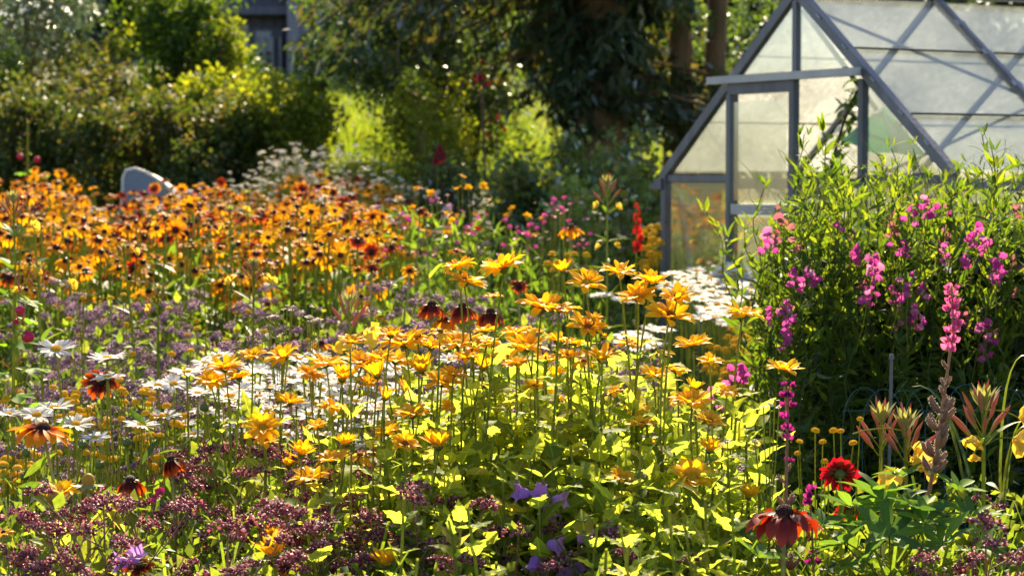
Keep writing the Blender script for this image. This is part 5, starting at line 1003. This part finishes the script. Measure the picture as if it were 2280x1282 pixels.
# ================================================================== hollyhocks
def hleaf(n=12):
    V = [(0, .15, .03)]; T = [(.5, .2, 0)]
    for i in range(n*2+1):
        a = -2.6+5.2*i/(n*2); r = .5+.07*math.cos(a*5)+.02*(i % 2); V.append((math.sin(a)*r, .15+math.cos(a)*r*.95+.1, .06*math.sin(a*5)-.12*r)); T.append((.5+.5*math.sin(a), .5+.5*math.cos(a), 0))
    return np.array(V), np.array([(0, i+2, i+1) for i in range(n*2)]), np.array(T)
HL = [one(hleaf(), 'leaf', M['holly_leaf'])]; HB = MB().add(*lathe([(.1, 0), (.42, .15), (.52, .5), (.4, .85), (.12, 1.05), (.02, 1.08)], 9, .05)).mesh('blossom', M['magenta']); HC = MB().scatter(blade(2, prof(.25, .7), .3, -.6), np.array(pets(5, .12, .75, .7))).mesh('sepal', M['calyx'])
def hollyhock(label, y, base_px, top, buds, leaves, r=.007):
    t = P(*top, y); b = at(X_of(base_px, y), y); root = thing('hollyhock', label, 'flower', b); e = t-b; path = bez((0, 0, 0), (e.x*.4, 0, e.z*.5), tuple(e), 12); st = MB(); st.add(*tube(path, np.linspace(r, r*.5, 13), 7))
    for px, py, s, dx, dz in buds:
        p = P(px, py, y-.02)-b; k = min(range(13), key=lambda i: abs(path[i][2]-p.z)); st.add(*tube([path[k], tuple(p)], .0018, 4)); h = part('blossom', HB, root, axis_mat(p, (dx, -.3, dz), s/FPX*y)); part('sepal', HC, h)
    for px, py, s, az in leaves:
        p = P(px, py, y)-b; k = min(range(13), key=lambda i: abs(path[i][2]-p.z+.01)); st.add(*tube(bez(path[k], (path[k]+np.array(p))/2, tuple(p), 4), .0016, 4)); put_leaf(root, p, az, U(-.3, .25), s/FPX*y, HL)
    for q in range(8): p = Vector(path[12-q//2])+Vector((U(-.02, .02), U(-.02, .02), U(-.01, .02))); h = part('bud', PBUD, root, axis_mat(p, (U(-1, 1), U(-1, 1), 1), .03))
    part('stem', st.mesh('stem', M['stem']), root)
hollyhock('hollyhock with magenta buds and round leaves at left edge', 5.1, 12, (32, 650), [(36, 692, 20, 1, .2), (50, 748, 27, 1, -.1), (0, 735, 20, -1, .3), (32, 712, 12, .6, -.5)], [(60, 668, 46, .2), (50, 708, 46, .1), (40, 760, 70, -.3), (-5, 765, 60, 2.8), (20, 655, 30, 2.6), (70, 820, 60, -.6), (30, 880, 70, -.4), (10, 830, 60, 3.4), (60, 900, 60, .3)])
hollyhock('far thin hollyhock spire with pink blossoms before the hedge', 14.2, 60, (62, 270), [(52, 350, 14, -1, .2), (76, 357, 14, 1, .2)], [(50, 385, 26, 2.8), (85, 392, 30, .2), (66, 378, 20, .4), (60, 340, 14, .3)], .012)
# ================================================================== sweet peas on a low wire fence
def sweet_peas():
    b = at(X_of(1960, 5.9), 5.9); root = thing('sweet_pea_bush', 'big tangled sweet pea bush with pink blossoms before the greenhouse', 'bush', b); st = MB(); tops = [(1580, 470), (1620, 520), (1690, 420), (1780, 300), (1745, 470), (1830, 300), (1880, 330), (1925, 380), (1985, 330), (2040, 330), (1960, 360), (2120, 390), (2195, 300), (2215, 330), (2260, 370), (2290, 410), (2075, 400), (1720, 560), (1650, 500), (1850, 380), (2000, 420), (2150, 440), (2240, 420), (2330, 380), (1800, 400), (1900, 430), (2060, 470), (1765, 520), (2180, 480), (2110, 480), (1970, 490), (1860, 480), (2270, 470), (1700, 620), (1725, 680), (1730, 800)]
    P_, D_, L_ = [], [], []; tend = MB(); lit = []
    def vine(t, bx, by, dens):
        e = t-b; s = Vector((bx-b.x, by-b.y, 0)); m = s.lerp(e, .55)+Vector((U(-.12, .12), U(-.1, .1), U(.05, .2))); n = 22; path = bez(s, m, e, n); path += np.stack([np.sin(np.arange(n+1)*1.3+U(0, 6))*.012, np.cos(np.arange(n+1)*1.1+U(0, 6))*.012, np.zeros(n+1)], 1)
        st.add(*tube(path, np.linspace(.0024, .0011, n+1), 4))
        for i in range(4, n+1):
            for q in range(dens+(i > 8)):
                a = U(0, 6.28); p = path[i]+NP.normal(size=3)*.008; l = U(.034, .062)*(1 if i < n-3 else .8); el = U(.3, 1.3) if i > n*.6 else U(-.3, .9)
                for s2 in (0, U(1, 2.2)):
                    P_.append(p); D_.append((math.cos(a+s2)*math.cos(el), math.sin(a+s2)*math.cos(el), math.sin(el))); L_.append(l*U(.8, 1.2))
            if RN.random() < .35:
                a = U(0, 6.28); q = np.array(path[i]); r1 = q+np.array((math.cos(a)*.05, math.sin(a)*.05, .05)); r2 = r1+np.array((math.cos(a+1)*.03, math.sin(a+1)*.03, U(-.02, .03))); tend.add(*tube(bez(q, r1, r2, 5), .0007, 3))
    for px, py in tops: y = U(5.4, 6.3); vine(P(px, py, y), X_of(max(1740, px)+U(-40, 60), y), y+U(-.2, .2), 1)
    for _ in range(235):
        y = U(5.45, 6.7); px = U(1700, 2360); py = U(360, 640)+max(0, 1790-px)*1.6; vine(P(px, py, y), X_of(max(1760, px)+U(-60, 60), y), y+U(-.2, .2), 1)
    P_, D_, L_ = np.array(P_), np.array(D_), np.array(L_); keep = P_[:, 2] > .1; P_, D_, L_ = P_[keep], D_[keep], L_[keep]
    near = np.argsort(P_[:, 1]-.6*P_[:, 2])[:300]; mask = np.zeros(len(P_), bool); mask[near] = True
    tpls = [blade(4, prof(.11, .75), .35, .3), blade(4, prof(.14, .75), .3, .6)]; meshes = [one(t, 'leaf', M['pea_leaf']) for t in tpls]; ms = frames(P_, D_, rdirs(len(P_), 1), L_)
    for i in near: part('leaf', RN.choice(meshes), root, MX(ms[i]))
    mb = MB(); rest = np.where(~mask)[0]; mb.scatter(tpls[0], ms[rest[::2]]); mb.scatter(tpls[1], ms[rest[1::2]]); part('foliage', mb.mesh('foliage', M['pea_leaf']), root, kind='stuff')
    k = 15000; yy = NP.uniform(5.75, 7.0, k); xx = X_of(NP.uniform(1765, 2420, k), yy); zz = 1.12*NP.random(k)**.8; mi = MB(); mi.scatter(QN, frames(np.stack([xx-b.x, yy-b.y, zz], 1), rdirs(k, .6), rdirs(k), NP.uniform(.06, .11, k))); part('inner_shade_leaves', mi.mesh('inner_shade_leaves', M['dark_leaf']), root, kind='stuff')  # extra dark leaves, added to stop the sun and darken the bush inside
    part('vines', st.mesh('vines', M['pea_stem']), root, kind='stuff'); part('tendrils', tend.mesh('tendrils', M['stem']), root, kind='stuff')
    # blossoms: a broad two lobed banner, two wings and a keel
    bl = MB(); ban = blade(4, lambda t: .62*np.sin(np.pi*np.clip(t, 0, 1)**.55*.93)**.6+.02, -.25, -.7, 5, 0, .1); bl.scatter(ban, frames([(0, 0, 0)], (0, -.2, 1), (0, -1, 0), 1)); bl.scatter(blade(3, prof(.3, .9), .3, .4), frames([(0, -.05, .05), (0, -.05, .05)], [(.35, -1, .15), (-.35, -1, .15)], [(.8, 0, .6), (-.8, 0, .6)], .62))
    BL = {k: bl.mesh('blossom', M[k]) for k in ('pea_pink', 'pea_faded')}
    def raceme(px, py, y, n, kind, s):
        p = P(px, py, y)-b; stk = bez(tuple(p+Vector((U(-.02, .02), .1, -.12))), tuple(p+Vector((0, .04, -.03))), tuple(p+Vector((0, 0, .03))), 5); c = part('flower_cluster', MB().add(*tube(stk, .0013, 4)).mesh('stalk', M['stem']), root)
        for i in range(n):
            q = p+Vector((U(-.016, .016), U(-.012, .004), .025-.06*i/n*n/5)); a = U(-1.1, 1.1); part('blossom', BL[kind], c, Matrix.Translation(q) @ Matrix.Rotation(a, 4, 'Z') @ Matrix.Rotation(U(-.4, .5), 4, 'X') @ Matrix.Scale(s*U(.8, 1.15), 4))
    for px, py, n in [(1708, 545, 5), (1715, 565, 3), (1705, 715, 4), (1752, 740, 5), (1750, 770, 4), (1790, 630, 5), (1770, 630, 4), (1815, 640, 3), (1945, 605, 5), (1950, 625, 5), (1960, 600, 4), (2065, 468, 5), (2070, 490, 3), (2168, 530, 5), (2180, 550, 5), (2195, 560, 3), (2005, 565, 4), (1992, 572, 3), (2225, 600, 5), (2220, 625, 4), (2040, 725, 4), (2030, 735, 3), (2022, 675, 4), (1940, 672, 4), (1935, 680, 3), (2010, 690, 3), (2200, 745, 5), (2195, 785, 5), (2185, 755, 3), (2050, 668, 3), (2015, 640, 4), (2105, 575, 4), (2140, 600, 3), (1655, 840, 4), (1640, 850, 3), (1600, 885, 5), (1590, 900, 4), (1670, 855, 3), (1735, 715, 3), (1760, 700, 3)]:
        raceme(px, py, U(5.3, 5.5) if px > 1695 else 5.0, n, 'pea_pink', U(.0165, .021))
    for i in range(34): raceme(U(1720, 2270), U(470, 760), U(5.4, 5.9), RN.choice((2, 3, 4)), 'pea_faded' if RN.random() < .7 else 'pea_pink', U(.016, .02))
sweet_peas()
def wire_fence():
    y = 5.25; b = at(X_of(1760, y), y); root = thing('wire_border_fence', 'low green wire border fence with looped top under sweet peas', 'fence', b); g = b.z
    xs = [X_of(1880+i*46, y) for i in range(10)]
    for i in range(9):
        x0, x1 = xs[i], xs[min(i+2, 9)]; top = P(1900, 862+6*math.sin(i), y).z-g; pts = [(x0-b.x, .012*(i % 2), 0), (x0-b.x, .012*(i % 2), top-.09)]+[((x0+x1)/2-b.x-(x1-x0)/2*math.cos(t), .012*(i % 2), top-.09+.09*math.sin(t)) for t in np.linspace(0, math.pi, 12)]+[(x1-b.x, .012*(i % 2), top-.09), (x1-b.x, .012*(i % 2), 0)]
        part('loop', MB().add(*tube(pts, .0014, 5)).mesh('loop', M['wire']), root)
    for py in (915, 975): z = P(1900, py, y).z-g; part('cross_wire', MB().add(*tube([(xs[0]-b.x, .006, z), (xs[-1]-b.x, .006, z)], .0018, 5)).mesh('wire', M['wire']), root)
wire_fence()
sk = at(X_of(1992, 5.2), 5.2); o = thing('garden_stake', 'thin grey stake leaning in the dark sweet pea bush', 'stake', sk); part('shaft', MB().add(*tube([(0, 0, 0), (-.01, 0, .5), (P(1985, 800, 5.2).x-sk.x, 0, P(1985, 800, 5.2).z)], .004, 6)).mesh('shaft', M['stake']), o)
part('tip', MB().add(*lathe([(.006, 0), (.007, .004), (.004, .012), (.0005, .014)], 6)).mesh('tip', M['stake']), o, Matrix.Translation((P(1985, 800, 5.2).x-sk.x, 0, P(1985, 800, 5.2).z)))
# long strap leaves of a lily beside the fence
def strap():
    b = at(X_of(2240, 4.7), 4.7); root = thing('strap_leaf_plant', 'long arching strap leaves at right edge over the wire fence', 'plant', b)
    for a_, c_ in [((2150, 905), (2030, 860)), ((2190, 850), (2290, 790)), ((2120, 850), (2075, 960)), ((2230, 900), (2300, 960)), ((2210, 860), (2330, 1000))]:
        p, q = P(*a_, 4.7)-b, P(*c_, 4.7)-b; pts = bez((U(-.02, .02), 0, .2), tuple(p+Vector((0, 0, .09))), tuple(q), 12); n = len(pts); w_ = .009*np.sin(np.linspace(.35, math.pi, n))+.0008; V = []; T = []
        for i in range(n):
            for s in (-1, 0, 1): V.append(pts[i]+np.array((s*w_[i]*.5, s*w_[i]*.8, -abs(s)*.002))); T.append(((s+1)/2, i/n, .3))
        part('leaf', MB().add(V, [(i*3+j, i*3+j+1, i*3+j+4, i*3+j+3) for i in range(n-1) for j in range(2)], T).mesh('leaf', M['grass']), root)
strap()
# ================================================================== feverfew and other small flowers
SMW = MB(); SMW.scatter(blade(2, petal_prof(.24), .2, .2), np.array(pets(12, .3, .72, .1)), None, 0); SMW.add(*lathe([(.34, -.05), (.34, .1), (.2, .2), (.02, .22)], 8), 1) if False else None
SMWm = SMW.mesh('flower_head', M['white_petal']); SMD = MB().add(*lathe([(.36, -.03), (.34, .12), (.2, .2), (.02, .22)], 8)).mesh('disc', M['yellow_disc'])
def feverfew(name, label, group, y, heads, s, tilt=.35):
    pts = [P(px, py, y+U(-.06, .06)) for px, py in heads]; b = at(sum(p.x for p in pts)/len(pts), y); root = thing(name, label, 'flower', b, group); st = MB(); node = Vector((0, 0, max(.1, (min(p.z for p in pts)-b.z)*.8))); st.add(*tube(bez((0, 0, 0), (.01, 0, .2), node, 4), .0022, 4))
    for p in pts:
        e = p-b; st.add(*tube(bez(node, (e.x*.7, e.y*.7, node.z*.5+e.z*.5), e, 4), .0012, 4)); h = part('flower_head', SMWm, root, axis_mat(e, (U(-.4, .4), U(-tilt*1.6, .1), 1), s*U(.8, 1.2))); part('disc', SMD, h)
    part('stem', st.mesh('stem', M['stem']), root); k = 26; mb = MB(); mb.scatter(LEAFN, frames(np.array([(U(-.05, .05), U(-.05, .05), U(.2, 1)*node.z) for _ in range(k)]), rdirs(k, .4), rdirs(k, 1), NP.uniform(.02, .06, k))); part('foliage', mb.mesh('foliage', M['under']), root)
for hs, y, lab in [([(640, 680), (648, 690), (632, 688), (652, 682), (600, 705), (598, 725), (612, 703), (596, 745), (622, 748), (628, 743)], 5.0, 'small white feverfew with ten heads above the drift'), ([(695, 683), (690, 705), (700, 712), (712, 710), (683, 706), (690, 715)], 5.0, 'small white feverfew right of the ten headed one'), ([(800, 775), (810, 785), (830, 790), (850, 765), (790, 760), (815, 770), (840, 780)], 4.9, 'tiny white feverfew heads left of the crowded false sunflowers'),
                   ([(1715, 900), (1725, 890), (1700, 905), (1735, 905), (1680, 980)], 4.1, 'white fleabane beside the dark lupin spike'), ([(1620, 980), (1660, 1035), (1555, 1140), (1720, 1080)], 4.1, 'scattered white fleabane low right of leaves'), ([(160, 595), (170, 608), (185, 606), (190, 596), (200, 605)], 6.2, 'white feverfew sprig below the orange field'), ([(200, 905), (190, 895), (210, 898), (330, 975), (345, 980)], 4.9, 'tiny white heads among the yellow buttons')]:
    feverfew('feverfew', lab, None, y, hs, .0075 if y > 4.5 else .0085)
for i in range(80):
    y = U(12.2, 14.2); px = U(590, 830) if RN.random() < .65 else U(470, 1000); py = U(335, 470)-.12*abs(px-700)*0
    if px < 590 or px > 830: py = U(380, 470)
    feverfew('white_aster', 'white flowers behind the orange field', 'white flower cloud behind the field', y, [(px+U(-28, 28), py+U(-22, 22)) for _ in range(7)], .0165, .6)
for i in range(26): feverfew('feverfew', 'white feverfew in the orange field', 'white dots in the orange field', U(8.5, 13), [(p0+U(-14, 14), q0+U(-10, 10)) for p0, q0 in [(U(20, 900), U(430, 560))] for _ in range(5)], .013, .5)
for i in range(20): feverfew('feverfew', 'white feverfew left of greenhouse', 'white dots left of the greenhouse', U(9.5, 11.5), [(p0+U(-14, 14), q0+U(-10, 10)) for p0, q0 in [(U(900, 1470), U(400, 560))] for _ in range(3)], .012, .5)
def dotflower(name, label, group, mat, px, py, y, s, n=3):
    b = at(X_of(px, y), y); root = thing(name, label, 'flower', b, group); st = MB(); me = DOT[mat]
    for _ in range(n):
        p = P(px+U(-25, 25), py+U(-18, 18), y)-b; st.add(*tube(stem_path((0, 0, 0), p, 4), .0018, 4)); part('flower_head', me, root, axis_mat(p, (U(-.5, .5), U(-1, 0), .8), s*U(.8, 1.2)))
    part('stem', st.mesh('stem', M['stem']), root); k = 24; mb = MB(); mb.scatter(LEAFN, frames(np.array([(U(-.06, .06), U(-.06, .06), U(.1, .8)) for _ in range(k)]), rdirs(k, .6), rdirs(k, 1), NP.uniform(.04, .09, k))); part('foliage', mb.mesh('foliage', M['under']), root)
DOT = {k: MB().scatter(blade(2, petal_prof(.45), .2, .3), np.array(pets(5, .08, .9, .2)), NP.random(5)*.2).mesh('dot', M[k]) for k in ('pinkdot', 'magenta', 'scarlet', 'rud_gold', 'oregano_pale', 'crimson')}
for i in range(34): dotflower('pink_campion', 'pink campion before the raspberries', 'pink specks before the raspberries', 'pinkdot', U(840, 1300), U(420, 590), U(8.6, 10.5), .014)
for i in range(16): dotflower('orange_speck_flower', 'orange flowers behind field end', 'orange specks before the raspberries', 'rud_gold', U(900, 1200), U(400, 560), U(9, 11), .022, 2)
dotflower('red_poppy', 'red flower behind the hovering insect', None, 'scarlet', 1047, 519, 9, .02, 2); dotflower('magenta_flower', 'bright magenta flowers hidden low between brown rudbeckias', None, 'magenta', 365, 1105, 4.6, .02, 3); dotflower('magenta_flower', 'magenta flower under the left false sunflower pair', None, 'magenta', 75, 1150, 4.4, .025, 2)
for px, py in [(1000, 470), (960, 520), (1060, 560), (700, 430), (860, 460)]: dotflower('reddish_spire', 'dull pink spire behind field end', 'dull pink spires', 'oregano_pale', px, py, 10, .02, 6)
def spire(label, px, top, bot, y, mat, n, s):
    b = at(X_of(px, y), y); root = thing('flower_spire', label, 'flower', b); t = P(px, top, y)-b; q = P(px+4, bot, y)-b; part('stem', MB().add(*tube(stem_path((0, 0, 0), t, 6, .01), .004, 5)).mesh('stem', M['stem']), root)
    for i in range(n):
        f = i/n; p = t.lerp(q, f)+Vector((U(-1, 1), U(-1, 1), U(-.5, .5)))*s*(.3+.9*f); part('blossom', DOT[mat], root, axis_mat(p, (U(-1, 1), -1, .2), s*(.5+.7*f)))
spire('scarlet salvia like spire left of the greenhouse corner', 1418, 455, 560, 9.4, 'scarlet', 26, .016)
spire('dark red spire hanging before the dark shrub', 975, 325, 360, 14.2, 'crimson', 16, .03)
def red_leaves(px, py, label):
    y = 15; b = at(X_of(px+20, y), y); root = thing('crimson_creeper', label, 'plant', b); p = P(px, py, y)-b; part('stem', MB().add(*tube(stem_path((0, 0, 0), p, 6), .006, 5)).mesh('stem', M['bark']), root); k = 10; mb = MB(); mb.scatter(LEAF6, frames(np.array(p)+NP.normal(size=(k, 3))*np.array((.035, .035, .06)), rdirs(k, -1), rdirs(k), .05)); part('foliage', mb.mesh('foliage', M['crimson']), root)
red_leaves(1065, 150, 'crimson leaf tuft high in the conifer edge'); red_leaves(1075, 180, 'second crimson leaf tuft just below the high one'); red_leaves(1105, 273, 'crimson leaf tuft low beside the conifer')
# ferny yarrow leaves right of the clump
def yarrow():
    b = at(X_of(1560, 5.0), 5.0); root = thing('ferny_plant', 'bright ferny leaves between the clump and golden patch', 'plant', b); lt = blade(2, prof(.1, .8), .2, .4)
    for _ in range(9):
        p = P(U(1500, 1600), U(735, 930), 5.0)-b; q = Vector((U(-.02, .02), 0, .3)); pts = bez(tuple(q), tuple(q.lerp(p, .6)+Vector((0, 0, .05))), tuple(p), 14); mb = MB(); mb.add(*tube(pts, .0014, 4)); k = 13
        for s in (-1, 1): d = nrm(np.gradient(pts, axis=0)[1:14]+np.array((s*.09, 0, .01))); mb.scatter(lt, frames(pts[1:14], d, (0, 0, 1), np.linspace(.04, .012, k)))
        part('leaf', mb.mesh('leaf', M['pea_leaf']), root)
yarrow()
# hovering insects
def insect(label, px, py, y):
    p = P(px, py, y); root = thing('hoverfly', label, 'insect', p); part('body', MB().add(*tube([(-.008, 0, 0), (-.004, 0, .001), (.002, 0, .002), (.007, 0, .001), (.009, 0, 0)], [.0006, .0022, .0026, .002, .0008], 7)).mesh('body', M['insect']), root)
    wm = blade(3, prof(.2, .9), 0, .1); 
    for s in (-1, 1): part('wing', one(wm, 'wing', M['wing']), root, MX(frames([(.002, 0, .002)], (-.5, s, .5), (0, 0, 1), .009)[0]))
insect('brown hoverfly in the air above the red flower', 1056, 513, 7.0); insect('dark fly hovering beside the lone flat false sunflower', 1690, 757, 4.6)
for o in list(bpy.data.objects):
    if o.get('label') == 'x':
        for ch in list(o.children): bpy.data.objects.remove(ch)
        bpy.data.objects.remove(o)

# ------------------------------------------------------------------ tell the look-alikes apart by their place
def seen_at(o):
    Mw = Matrix.LocRotScale(o.location, o.rotation_euler, o.scale); q = [c.matrix_basis.translation for c in o.children if c.name.startswith(('flower_', 'blossom'))]
    if not q: q = [Vector((0, 0, max((v.co.z for c in o.children if c.name.startswith('stem') for v in c.data.vertices), default=.5)))]
    p = Mw @ max(q, key=lambda v: v.z); z = p.z-CAMH; dp = p.y*math.cos(PITCH)-z*math.sin(PITCH); return 1140+FPX*p.x/dp, 641-FPX*(p.y*math.sin(PITCH)+z*math.cos(PITCH))/dp
ORD = 'first second third fourth fifth sixth seventh eighth ninth tenth eleventh twelfth thirteenth fourteenth fifteenth'.split()
def single_out():
    by = {}
    for o in bpy.data.objects:
        if o.get('label') and o.parent is None: by.setdefault(o['label'], []).append(o)
    for lab, os_ in by.items():
        if len(os_) < 2: continue
        pos = {o.name: seen_at(o) for o in os_}; os_.sort(key=lambda o: pos[o.name][1]); n = len(os_)
        per = n if n <= 6 else max(5, int(math.ceil(math.sqrt(n*1.1)))); per = min(per, 13); rows = [os_[i:i+per] for i in range(0, n, per)]
        for r, row in enumerate(rows):
            row.sort(key=lambda o: pos[o.name][0])
            for i, o in enumerate(row):
                o['label'] = lab+('' if len(rows) == 1 else ', top row' if r == 0 else ', bottom row' if r == len(rows)-1 else ', %s row down' % ORD[r])+(', %s from left' % ORD[i] if len(row) > 1 else '')
single_out()
